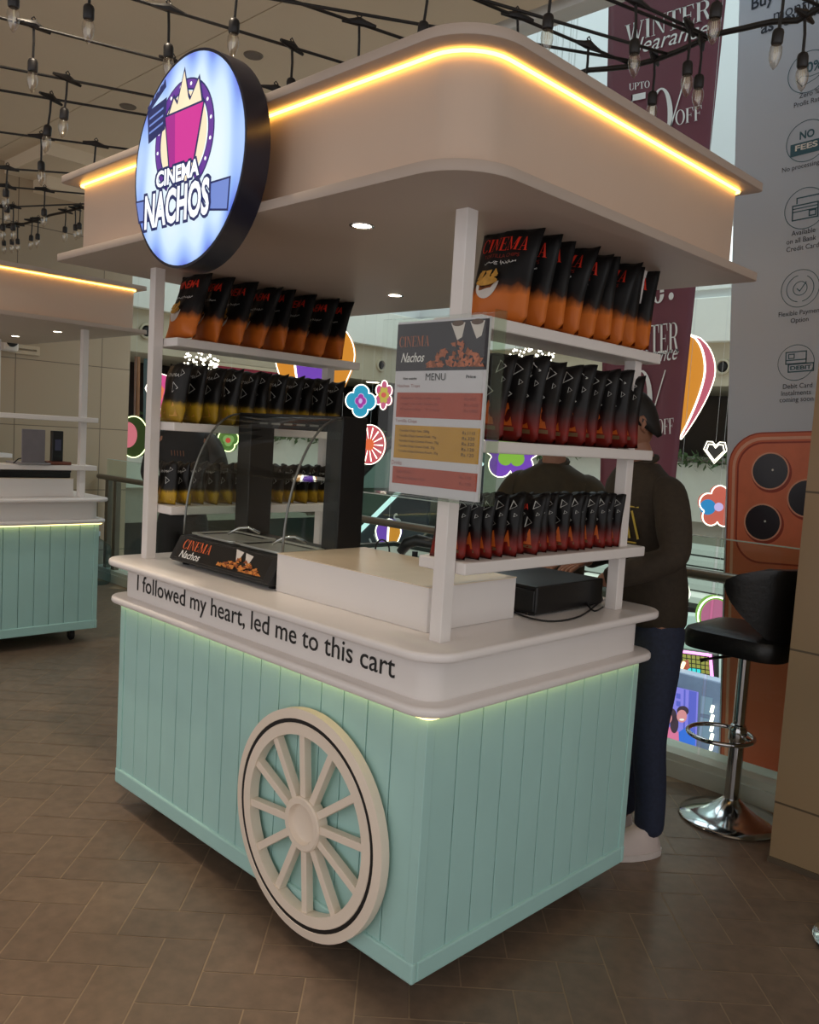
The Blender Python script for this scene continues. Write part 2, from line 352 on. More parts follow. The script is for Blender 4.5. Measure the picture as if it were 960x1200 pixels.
# ------------------------------------------------------------------ the snack cart
L, D = 1.62, 1.03
root = thing('snack_cart', 'turquoise boarded snack cart with white wooden wheel and lit white canopy', 'cart', (-L/2, D/2, 0), 'market carts')
DOWNM = glow('downlight_lens', (255, 240, 214), 14)
def build_cart(r):
    cab = out('cabinet', MB().box(-L+.014, -.014, .014, D-.014, .09, .802), mat('teal_groove', (88, 138, 134), .6), r)
    def boards(name, x0, x1, fixed, axis, sgn):
        mb = MB(); n = round((x1-x0)/.095); w_ = (x1-x0)/n
        for k in range(n):
            a, b = x0+k*w_+.0018, x0+(k+1)*w_-.0018; t = sorted((fixed, fixed+sgn*.012))
            if axis == 'x': mb.box(a, b, t[0], t[1], .10, .80)
            else: mb.box(t[0], t[1], a, b, .10, .80)
        return out(name, mb, TEAL, r, bevel=.002)
    boards('front_panel', -L+.03, -.03, .004, 'x', 1); boards('back_panel', -L+.03, -.03, D-.004, 'x', -1)
    boards('end_panel', .03, D-.03, -.004, 'y', -1); boards('end_panel', .03, D-.03, -L+.004, 'y', 1)
    for sx in (-L, -.032):
        for sy in (0, D-.032): out('corner_stile', MB().box(sx, sx+.032, sy, sy+.032, .09, .802), TEAL, r, bevel=.002)
    mb = MB()
    for (a, b) in ((-.003, .016), (D-.016, D+.003)): mb.box(-L-.003, .003, a, b, .09, .148)
    for (a, b) in ((-L-.003, -L+.016), (-.016, .003)): mb.box(a, b, .016, D-.016, .09, .148)
    out('plinth_rail', mb, TEAL, r, bevel=.006)
    out('counter_lip', slab(-L-.048, .048, -.048, D+.048, .085, .802, .829), WHITE, r, bevel=.011, bseg=4, smooth='auto')
    bd = out('counter_band', slab(-L, 0, 0, D, .06, .829, .946), WHITEP, r, smooth='auto')
    out('countertop', slab(-L-.062, .062, -.062, D+.062, .10, .944, .97), WHITE, r, bevel=.010, bseg=4, smooth='auto')
    mb = MB(); write(mb, 'I followed my heart, led me to this cart', (-1.497, -.0012, .846), (1.372, 0, 0), (0, 0, .078), bold=.006)
    out('lettering', mb, INK, bd, keepn=True)
    mb = MB()
    for sx in (-1.58, -.05):
        mb.tube([(sx, .10, .797), (sx, D-.1, .797)], .004)
    led = MB(); led.tube([Vector(p)+Vector((0, 0, 0)) for p in rrect(-L-.014, .014, -.014, D+.014, .02, .7975, 4)], .0045, 6, True)
    out('led_strip', led, LEDG, r, smooth=True)
    for px in (-L+.03, -.07):
        for py in (.06, .90): out('post', MB().box(px, px+.04, py, py+.04, .97, 2.06), WHITEP, r, bevel=.002)
    for zt in (1.178, 1.492, 1.803):
        for x0 in (-.165, -L+.0): out('shelf', MB().box(x0, x0+.165, .103, 1.005, zt-.032, zt), WHITEP, r, bevel=.004)
    out('canopy_base', slab(-L-.198, .198, -.198, D+.198, (.02, .02, .02, .15), 2.055, 2.081), CANW_SHADED, r, bevel=.002, smooth='auto')
    out('canopy_fascia', slab(-L-.13, .13, -.13, D+.13, (.012, .012, .012, .11), 2.081, 2.336), CREAM_SHADED, r, smooth='auto')
    out('canopy_top', slab(-L-.192, .192, -.192, D+.192, (.02, .02, .02, .15), 2.336, 2.360), CANW_SHADED, r, bevel=.002, smooth='auto')
    led = MB(); led.tube(rrect(-L-.139, .139, -.139, D+.139, (.015, .015, .015, .119), 2.3295, 8), .0042, 6, True)
    out('led_strip', led, LEDW, r, smooth=True)
    for (px, py) in ((-.40, .045), (-1.137, .889), (-1.105, .045), (-.40, .889)):
        d = out('downlight', MB().lathe([(.026, 2.0535), (.034, 2.0525), (.036, 2.0555), (.026, 2.0555)], (px, py, 0), 24, ring=True), CHROME, r, smooth=True)
        out('lens', MB().lathe([(0, 2.0538), (.026, 2.0538), (.026, 2.0552)], (px, py, 0), 20), DOWNM, d)
    for sx in (-L+.12, -.12):
        for sy in (.12, D-.12):
            c = out('caster', MB().lathe([(0, -.012), (.036, -.012), (.040, -.008), (.040, .008), (.036, .012), (0, .012)], (sx, sy, .040), 20, 'y'), RUBBER, r, smooth='auto')
            mb = MB(); mb.box(sx-.02, sx+.02, sy-.018, sy-.014, .03, .086); mb.box(sx-.02, sx+.02, sy+.014, sy+.018, .03, .086); mb.box(sx-.03, sx+.03, sy-.03, sy+.03, .084, .09)
            out('fork', mb, STEEL, c)
    # big ornamental wheel on the front boards
    wx, wz, R0 = -.424, .374, .327
    wh = out('wheel', MB().lathe([(.254, -.008), (R0, -.008), (R0, -.036), (.300, -.041), (.296, -.034), (.290, -.034), (.286, -.041), (.254, -.041)], (wx, 0, wz), 72, 'y', ring=True), CREAM, r, smooth='auto', keepn=False)
    out('black_groove', MB().lathe([(.2875, -.034), (.299, -.034), (.299, -.0392), (.2875, -.0392)], (wx, 0, wz), 72, 'y', ring=True), INK, wh, smooth='auto')
    for k in range(12):
        a = PI/12*2*k + .10; ct, st = math.cos(a), math.sin(a); w_ = .0115
        q = [(wx+ct*r0-st*s*w_, -.010, wz+st*r0+ct*s*w_) for r0, s in ((.06, -1), (.258, -1), (.258, 1), (.06, 1))]
        out('spoke', MB().prism(q, (0, -.026, 0)), CREAM, wh, bevel=.002)
    out('hub', MB().lathe([(0, -.008), (.078, -.008), (.078, -.040), (.074, -.044), (.058, -.044), (.054, -.030), (.050, -.027), (0, -.027)], (wx, 0, wz), 48, 'y'), CREAM, wh, smooth='auto')
build_cart(root)
for o in (s for s in root.children_recursive if s.name.startswith(('corner_stile', 'plinth_rail'))): o['label'] = 'turquoise frame around the boards'
twin = copy_tree(root)
for o in list(twin.children):        # the farther cart carries no top shelves
    if o.name.startswith('shelf') and max(v.co.z for v in o.data.vertices) > 1.7: bpy.data.objects.remove(o)
twin.location.x -= 4.02; twin.location.y += .02
twin['label'] = 'farther matching cart with lit canopy, laptop shelf and turquoise end by the tiled wall'
def lamp_for(cx, cy, dx=0, dy=0, p=8): 
    spot('canopy_downlight', (cx+dx, cy+dy, 2.045), p, (1, .84, .62), 80, .8, .03)
for (px, py) in ((-.40, .045), (-1.137, .889), (-1.105, .045), (-.40, .889)): lamp_for(px, py)
lamp_for(-.40, .6, -4.02, .02, 8)

# ------------------------------------------------------------------ round lit sign on the canopy front
SX, SZ, SR, SY0, SY1 = -.788, 2.212, .291, -.198, -.272
sg = thing('round_sign', 'round blue-white lightbox sign with a snack logo on the canopy front', 'sign', (SX, SY0, SZ))
def sign_mat():
    m = bpy.data.materials.new('sign_acrylic'); m.use_nodes = True; nt = m.node_tree; b = nt.nodes['Principled BSDF']
    tc = nt.nodes.new('ShaderNodeTexCoord'); sp = nt.nodes.new('ShaderNodeSeparateXYZ'); nt.links.new(tc.outputs['Object'], sp.inputs[0])
    ln = nt.nodes.new('ShaderNodeVectorMath'); ln.operation = 'LENGTH'
    mp = nt.nodes.new('ShaderNodeMapping'); mp.inputs['Scale'].default_value = (1, 0, 1); nt.links.new(tc.outputs['Object'], mp.inputs[0]); nt.links.new(mp.outputs[0], ln.inputs[0])
    wv = nt.nodes.new('ShaderNodeTexWave'); wv.wave_type = 'BANDS'; wv.bands_direction = 'X'; wv.inputs['Scale'].default_value = 2.6; wv.inputs['Distortion'].default_value = 4.0; wv.inputs['Detail'].default_value = 1
    nt.links.new(tc.outputs['Object'], wv.inputs['Vector'])
    a = nt.nodes.new('ShaderNodeMath'); a.operation = 'MULTIPLY_ADD'; a.inputs[1].default_value = -.045; nt.links.new(wv.outputs['Fac'], a.inputs[0]); nt.links.new(ln.outputs['Value'], a.inputs[2])
    rp = nt.nodes.new('ShaderNodeValToRGB'); nt.links.new(a.outputs[0], rp.inputs[0])
    e = rp.color_ramp.elements; e[0].position = .10; e[0].color = (*lin((232, 246, 252)), 1); e[1].position = .285; e[1].color = (*lin((84, 112, 224)), 1)
    x = e.new(.20); x.color = (*lin((206, 232, 250)), 1); x = e.new(.255); x.color = (*lin((140, 178, 246)), 1)
    nt.links.new(rp.outputs[0], b.inputs['Emission Color']); b.inputs['Emission Strength'].default_value = .95
    b.inputs['Base Color'].default_value = (.1, .1, .1, 1); b.inputs['Roughness'].default_value = .3; return m
out('sign_rim', MB().lathe([(0, SY0), (SR, SY0), (SR, SY1), (SR-.008, SY1), (SR-.008, SY1+.006), (0, SY1+.006)], (SX, 0, SZ), 72, 'y'), mat('sign_rim_navy', (26, 27, 44), .3), sg, smooth='auto')
face = out('sign_face', MB().lathe([(0, SY1+.006), (SR-.008, SY1+.006), (SR-.008, SY1-.001), (0, SY1-.001)], (SX, 0, SZ), 72, 'y'), sign_mat(), sg, smooth='auto')
out('bracket', MB().box(SX-.05, SX+.05, SY0, SY0+.05, SZ-.1, SZ+.02), DARKM, sg)
NAVY = glow('sign_navy_ink', (44, 54, 118), .55); MAG = glow('sign_magenta_ink', (222, 54, 160), .8); PUR = glow('sign_purple_ink', (116, 62, 170), .7)
CRM = glow('sign_cream_ink', (250, 232, 196), .95); LBL = glow('sign_light_blue_ink', (126, 152, 230), .75); SWH = glow('sign_white_ink', (246, 250, 255), 1.1); PNKD = glow('sign_dark_pink_ink', (176, 40, 150), .8)
lay = [0]
def sp_(a, b): return (SX+a*SR, SY1-.0016-.0005*lay[0], SZ+b*SR)
def sign_art(name, polys, m):
    lay[0] += 1; mb = MB(); mb.poly2(polys, sp_); return out(name, mb, m, face, keepn=True)
def outline(p, d):      # polygon pushed out from its centre
    cx = sum(a for a, b in p)/len(p); cy = sum(b for a, b in p)/len(p)
    return [(a+(a-cx)/max(math.hypot(a-cx, b-cy), 1e-6)*d, b+(b-cy)/max(math.hypot(a-cx, b-cy), 1e-6)*d) for a, b in p]
RC = (-.05, .22)
rg = arc(*RC, .54, .54, -62, 238, 40)
sign_art('logo_ring', band(rg, arc(*RC, .43, .43, -62, 238, 40)), NAVY)
sign_art('logo_ring', band(arc(*RC, .525, .525, -61, 237, 40), arc(*RC, .445, .445, -61, 237, 40)), PUR)
sign_art('logo_ring_dots', [arc(RC[0]+.485*math.cos(math.radians(t)), RC[1]+.485*math.sin(math.radians(t)), .018, .018, 0, 330, 8) for t in range(-55, 236, 22)], SWH)
sign_art('logo_disc', [arc(*RC, .42, .42, 0, 355, 40)], CRM)
tub = [(-.38, .47), (.30, .47), (.16, -.02), (-.27, -.02)]
chips = [[(-.34, .46), (-.24, .62), (-.10, .47)], [(-.2, .47), (-.06, .83), (.06, .47)], [(.0, .47), (.20, .70), (.27, .47)], [(-.16, .45), (.0, .60), (.14, .45)]]
sign_art('logo_chips', [outline(c, .045) for c in chips], NAVY); sign_art('logo_chips', chips, CRM)
sign_art('logo_tub', [outline(tub, .035)], NAVY); sign_art('logo_tub', [tub], MAG)
sign_art('logo_tub', [[(-.38, .47), (-.20, .47), (-.17, -.02), (-.27, -.02)]], PNKD)
sign_art('logo_clapper', [[(-.74, .60), (-.36, .66), (-.38, .36), (-.70, .28)], [(-.74, .64), (-.40, .84), (-.38, .76), (-.72, .58)]], NAVY)
sign_art('logo_clapper', [[(-.70+.08*k, .645+.046*k), (-.665+.08*k, .665+.046*k), (-.65+.08*k, .70+.046*k), (-.685+.08*k, .68+.046*k)] for k in range(4)]
         + [[(-.69, .53-.07*k), (-.42, .58-.07*k), (-.42, .56-.07*k), (-.69, .51-.07*k)] for k in range(3)], LBL)
for rb in ([(-.90, -.27), (-.66, -.28), (-.66, -.47), (-.83, -.46)], [(.5, -.30), (.80, -.30), (.78, -.56), (.5, -.52)]):
    sign_art('logo_film_ribbon', [outline(rb, .03)], NAVY); sign_art('logo_film_ribbon', [rb], LBL)
def sign_text(s, x0, x1, z0, z1, bo, m):
    lay[0] += 1; mb = MB(); write(mb, s, sp_(x0, z0), ((x1-x0)*SR, 0, 0), (0, 0, (z1-z0)*SR), bold=bo); out('lettering', mb, m, face, keepn=True)
sign_text('CINEMA', -.53, .33, -.215, -.005, .12, NAVY); sign_text('CINEMA', -.495, .295, -.19, -.03, .035, SWH)
sign_text('NACHOS', -.735, .525, -.60, -.20, .11, NAVY); sign_text('NACHOS', -.70, .49, -.57, -.23, .03, SWH)
# ------------------------------------------------------------------ things standing on the cart
# white riser box in front of the near post
t = thing('display_box', 'low cream display box on the counter behind the near post', 'box', (-.46, .30, .97))
out('box_body', MB().box(-.80, -.128, .112, .49, .9705, 1.092), WHITEP, t, bevel=.002)
out('lid_panel', MB().box(-.801, -.127, .111, .491, 1.092, 1.0945), mat('cream_laminate', (232, 214, 188), .22, var=.02), t)

# heated display case
x0, x1, yf, yb, zb = -1.425, -.805, .085, .475, .97
t = thing('food_warmer', 'black curved-glass food warmer with steel trays on the counter', 'warmer', ((x0+x1)/2, .27, zb))
prof = [(yf, .992), (yf+.045, 1.075), (yb, 1.075), (yb, .985), (yf+.01, .985)]
base = out('base', MB().hexa([(x0, y, z) for y, z in prof], [(x1, y, z) for y, z in prof]), DARKM, t, bevel=.003)
for sx in (x0+.04, x1-.04):
    for sy in (yf+.05, yb-.04): out('foot', MB().lathe([(.014, zb), (.017, zb+.016)], (sx, sy, 0), 14), RUBBER, t)
n_ = Vector((0, -.083, .045)).normalized(); up = Vector((0, .045, .083)); upn = up.normalized()
def onfront(a, b, d=.0012):  # a along the sloping front from its end, b up the slope (metres)
    return Vector((x0+a, yf, .992))+upn*b+n_*d
plate = out('name_plate', MB().hexa([onfront(.03, .008, 0), onfront(.59, .008, 0), onfront(.59, .088, 0), onfront(.03, .088, 0)], [onfront(.033, .010, .002), onfront(.587, .010, .002), onfront(.587, .086, .002), onfront(.033, .086, .002)]), mat('plate_black', (28, 27, 27), .3), t)
ORANGE_INK = mat('orange_ink', (232, 112, 62), .5)
mb = MB(); serif(mb, 'CINEMA', onfront(.055, .046, .003), (.185, 0, 0), upn*.036); out('lettering', mb, ORANGE_INK, plate, keepn=True)
mb = MB(); write(mb, 'Nachos', onfront(.06, .012, .003), (.13, 0, 0), upn*.028, shear=.25, bold=.012); out('lettering', mb, WHITEINK, plate, keepn=True)
CHIP = mat('chip_print_orange', (214, 134, 58), .55, var=.25, scale=60); CHIPD = mat('chip_print_brown', (150, 78, 34), .55, var=.2, scale=60); PAPERC = mat('paper_cone_print', (222, 214, 206), .55)
def chip_heap(mb, mbd, F, w_, h_, n=26, seed=3, sz=1.):
    r = random.Random(seed)
    for k in range(n):
        a = r.uniform(-.5, .5); b = r.uniform(0, 1)*(1-abs(a)*1.7); s = r.uniform(.12, .2)*sz; th = r.uniform(0, 6.3)
        q = [((a+s*.55*math.cos(th+i*2.1))*w_, max(0, b*.75+s*1.0*math.sin(th+i*2.1))*h_) for i in range(3)]
        (mb if k % 3 else mbd).f([(mb if k % 3 else mbd).v(F(x, y, .0002*k)) for x, y in q])
m1, m2 = MB(), MB()
chip_heap(m1, m2, lambda x, y, d: onfront(.44+x, .016+y, .003+d*.4), .24, .062, 60, 3, .75)
out('picture_chips', m1, CHIP, plate, keepn=True); out('picture_chips', m2, CHIPD, plate, keepn=True)
mb = MB()
for (cx, cy) in ((.40, .066), (.46, .060)): mb.f([mb.v(onfront(cx+a, cy+b, .0032)) for a, b in ((-.022, .024), (.026, .018), (.018, -.012), (.002, -.016))])
out('picture_cups', mb, PAPERC, plate, keepn=True)
# rear frame: two uprights, top bar
fr = MB(); fr.box(x1-.085, x1, yb-.11, yb, 1.075, 1.545); fr.box(x0, x0+.085, yb-.11, yb, 1.075, 1.545); fr.box(x0+.085, x1-.085, yb-.11, yb, 1.490, 1.545)
out('rear_frame', fr, DARKM, t, bevel=.003)
mb = MB(); 
for k in range(5): mb.box(x0+.14+.075*k, x0+.19+.075*k, yb-.1105, yb-.1095, 1.505, 1.512)
out('vent_slot', mb, mat('vent_grey', (120, 118, 112), .4), t)
# curved glass
cg = [(yf+.055+(yb-.11-yf-.055)*(1-math.cos(a)), 1.078+(1.538-1.078)*math.sin(a)) for a in [PI/2*k/14 for k in range(15)]]
mb = MB(); P0 = [[mb.v((x, y, z)) for y, z in cg] for x in (x0+.012, x1-.012)]
for k in range(14): mb.f([P0[0][k], P0[1][k], P0[1][k+1], P0[0][k+1]])
out('curved_glass', mb, GLASSM, t, smooth=True)
for x in (x0+.006, x1-.006):
    out('side_glass', MB().hexa([(x-.002, y, z) for y, z in cg+[(yb-.11, 1.078)]], [(x+.002, y, z) for y, z in cg+[(yb-.11, 1.078)]]), GLASSM, t)
    out('glass_edge_trim', MB().tube([(x, y, z) for y, z in cg], .0045, 6), mat('edge_trim_grey', (120, 122, 118), .3, .6), t, smooth=True)
out('glass_shelf', MB().box(x0+.012, x1-.012, yf+.10, yb-.06, 1.322, 1.328), GLASSM, t)
for k in range(2):
    xa = x0+.03+k*.28; y_a, y_b = yf+.065, yb-.12
    p = out('tray', MB().ring(rrect(xa, xa+.27, y_a, y_b, .02, 1.084), rrect(xa+.016, xa+.254, y_a+.016, y_b-.016, .015, 1.084), (0, 0, .004)).hexa(rrect(xa+.016, xa+.254, y_a+.016, y_b-.016, .015, 1.077), rrect(xa+.016, xa+.254, y_a+.016, y_b-.016, .015, 1.079)), mat('tray_steel', (206, 204, 198), .38, .75, var=.04), t, smooth='auto')
    out('tongs', MB().tube([(xa+.10, y_a+.10, 1.09), (xa+.13, y_a+.13, 1.115), (xa+.16, y_a+.15, 1.12), (xa+.19, y_a+.18, 1.10)], .006, 6), CHROME, p, smooth=True)

# black cash drawer behind the box, with its cable
t = thing('cash_drawer', 'black cash drawer on the counter beneath the lowest shelf', 'cash drawer', (-.30, .78, .97))
a_ = math.radians(0)
out('drawer_body', MB().box(-.52, -.10, .56, .93, .976, 1.062), BLACK, t, bevel=.006, bseg=3)
out('drawer_front', MB().box(-.515, -.105, .553, .56, .985, 1.05), mat('drawer_front_black', (26, 26, 27), .35), t, bevel=.002)
for sx in (-.49, -.13):
    for sy in (.58, .90): out('foot', MB().lathe([(.012, .97), (.012, .977)], (sx, sy, 0), 12), RUBBER, t)
pts = [at(u, v, 2, .974) for u, v in ((596, 714), (620, 724), (650, 728), (680, 722), (700, 708), (706, 702), (700, 698), (690, 703), (688, 712), (697, 716), (709, 710))]
for i, p in enumerate(pts): p.z = .974+(.012 if 5 < i < 9 else 0)
sm = []
for i in range(len(pts)-1):
    for k in range(4):
        f = k/4; p0, p1, p2, p3 = pts[max(i-1, 0)], pts[i], pts[i+1], pts[min(i+2, len(pts)-1)]
        sm.append(.5*((2*p1)+(-p0+p2)*f+(2*p0-5*p1+4*p2-p3)*f*f+(-p0+3*p1-3*p2+p3)*f**3))
tag(out('power_cable', MB().tube(sm, .0028, 6), RUBBER, smooth=True), 'black cable looped on the counter in front of the cash drawer', 'cable')
sc_ = thing('card_scanner', 'dark curved handheld scanner on a stand behind the display box', 'scanner', (-.62, .56, .97))
out('stand', MB().lathe([(.045, .97), (.045, .98), (.012, .99), (.010, 1.10)], (-.62, .56, 0), 20), BLACK, sc_, smooth='auto')
out('scanner_head', MB().tube([(-.68, .55, 1.09), (-.655, .555, 1.125), (-.61, .56, 1.14), (-.52, .57, 1.135)], [.016, .021, .021, .016], 10), mat('scanner_teal_black', (18, 26, 28), .4), sc_, smooth=True)
lp = [(-.72+.035*math.cos(a), .50, 1.10+.035*math.sin(a)-.005) for a in [PI*k/10 for k in range(11)]]
out('lead', MB().tube([(-.755, .50, .975)]+lp[::-1]+[(-.685, .50, .975)], .003, 6), RUBBER, sc_, smooth=True)

# ------------------------------------------------------------------ menu in its acrylic holder
MY = .046
t = thing('menu_holder', 'clear acrylic holder with the printed price menu on the near post', 'menu', (-.07, MY, 1.56))
mx0, mx1, mz0, mz1 = -.262, .118, 1.336, 1.795
out('acrylic_back', MB().box(mx0, mx1, MY+.006, MY+.011, mz0, mz1), ACRYL, t)
out('acrylic_front', MB().box(mx0, mx1-.03, MY-.030, MY-.026, mz0, mz1-.005), ACRYL, t)
out('acrylic_edge', MB().box(mx1-.004, mx1, MY-.030, MY+.011, mz0, mz1).box(mx0, mx1, MY-.028, MY+.010, mz0, mz0+.004), glass('acrylic_edge', (225, 232, 222), .95), t)
px0, px1, pz0, pz1 = -.232, .078, 1.342, 1.785
pap = out('menu_sheet', MB().box(px0, px1, MY-.0035, MY+.004, pz0, pz1), mat('menu_paper', (214, 212, 218), .5, var=.01), t)
PW, PH = px1-px0, pz1-pz0
def mp(a, b, d=.0008): return Vector((px0+a*PW, MY-.0035-d, pz1-b*PH))
def mrect(name, a0, a1, b0, b1, m, d=.0006):
    mb = MB(); mb.f([mb.v(mp(a, b, d)) for a, b in ((a0, b1), (a1, b1), (a1, b0), (a0, b0))]); return out(name, mb, m, pap, keepn=True)
def mtext(lines, m, d=.0013, serif_=False, shear=0, bold=0):
    mb = MB()
    for s, a0, a1, b0, b1 in lines:
        if serif_: serif(mb, s, mp(a0, b1, d), ((a1-a0)*PW, 0, 0), (0, 0, (b1-b0)*PH))
        else: write(mb, s, mp(a0, b1, d), ((a1-a0)*PW, 0, 0), (0, 0, (b1-b0)*PH), shear=shear, bold=bold)
    out('lettering', mb, m, pap, keepn=True)
mrect('picture_panel', .0, 1.0, .012, .285, mat('menu_picture_navy', (44, 38, 46), .45))
mrect('price_panel', .035, .98, .41, .555, mat('menu_rust', (176, 74, 50), .5)); mrect('price_panel', .035, .98, .60, .795, mat('menu_mustard', (196, 146, 38), .5)); mrect('price_panel', .035, .98, .845, .945, mat('menu_rust', (196, 92, 62), .5))
mtext([('CINEMA', .03, .38, .085, .145)], mat('menu_bronze_ink', (176, 98, 60), .5), serif_=True)
mtext([('Nachos', .06, .32, .18, .235)], WHITEINK, shear=.3, bold=.012)
mtext([('MENU', .36, .58, .30, .34)], INK)
mtext([('Net weight', .10, .26, .322, .34), ('Price', .80, .90, .312, .33)], INK, bold=.02)
mtext([('Nachos Trays', .035, .30, .362, .385), ('Tortilla Chips', .035, .29, .565, .59), ('Drinks', .02, .14, .81, .835)], mat('menu_heading_ink', (170, 120, 120), .5))
mtext([('Regular Tray with salsa', .09, .55, .435, .452), ('Large Tray with cheese dip', .09, .52, .468, .485), ('Family Tray', .09, .55, .50, .517), ('Rs.450', .80, .92, .435, .452), ('Rs.650', .80, .94, .468, .485), ('Rs.1000', .80, .94, .50, .517)], mat('menu_dark_red_ink', (120, 36, 24), .5))
mtext([('Tortilla Chips Salt, 200g', .09, .44, .625, .642), ('Tortilla Chips Sweet Chilli, 75g', .09, .52, .655, .672), ('Tortilla Chips Cheese Punch, 75g', .09, .55, .685, .702), ('Tortilla Chips Sweet Chilli, 35g', .09, .51, .715, .732), ('Tortilla Chips Cheese Punch, 35g', .09, .55, .745, .762)]
      + [(s, .80, .93, .62+.03*k, .638+.03*k) for k, s in enumerate(('Rs.1110', 'Rs.320', 'Rs.320', 'Rs.120', 'Rs.120'))], INK)
mtext([('Soft Drink', .09, .26, .865, .882), ('Mineral Water 500', .09, .42, .90, .917), ('Rs.150', .80, .92, .865, .882), ('Rs.100', .80, .92, .90, .917)], mat('menu_dark_red_ink', (120, 36, 24), .5))
m1, m2 = MB(), MB(); chip_heap(m1, m2, lambda x, y, d: mp(.68+x, .268-y, .0022+d*.12), .60, .20, 90, 9, .6)
out('picture_chips', m1, mat('menu_chip_print', (190, 104, 62), .5, var=.25, scale=70), pap, keepn=True); out('picture_chips', m2, CHIPD, pap, keepn=True)
mb = MB()
for (cx, cy) in ((.68, .045), (.88, .042)): mb.f([mb.v(mp(cx+a, cy+b, .0009)) for a, b in ((-.075, -.02), (.075, -.02), (.05, .06), (.0, .075))])
out('picture_cups', mb, PAPERC, pap, keepn=True)
mb = MB()
for (cx, cy) in ((.68, .028), (.88, .026)): mb.f([mb.v(mp(cx+a, cy+b, .0016)) for a, b in arc(0, 0, .062, .016, 0, 345, 12)])
out('picture_dips', mb, mat('dip_print', (96, 70, 52), .5), pap, keepn=True)

# ------------------------------------------------------------------ bags of chips
RED_INK = mat('red_foil_ink', (226, 52, 30), .5); GREY_INK = mat('grey_white_ink', (200, 200, 196), .5)
CONE = mat('cone_print', (206, 98, 30), .45, var=.15, scale=40); YCHIP = mat('yellow_chip_print', (206, 152, 62), .5, var=.2, scale=50)
BAGM = {
 'orange': ramp_mat('film_black_orange', [(.0, (196, 104, 36)), (.32, (206, 110, 36)), (.42, (44, 24, 16)), (.48, (17, 16, 17))], .45, .10, 6, .3, .06),
 'yellow': ramp_mat('film_black_yellow', [(.0, (150, 118, 26)), (.30, (186, 148, 34)), (.38, (44, 36, 16)), (.42, (20, 18, 17))], .45, .08, 5, .3, .06),
 'red': ramp_mat('film_black_red', [(.0, (70, 12, 8)), (.20, (132, 24, 12)), (.40, (50, 12, 10)), (.52, (17, 15, 16))], .45, .10, 4, .3, .06)}
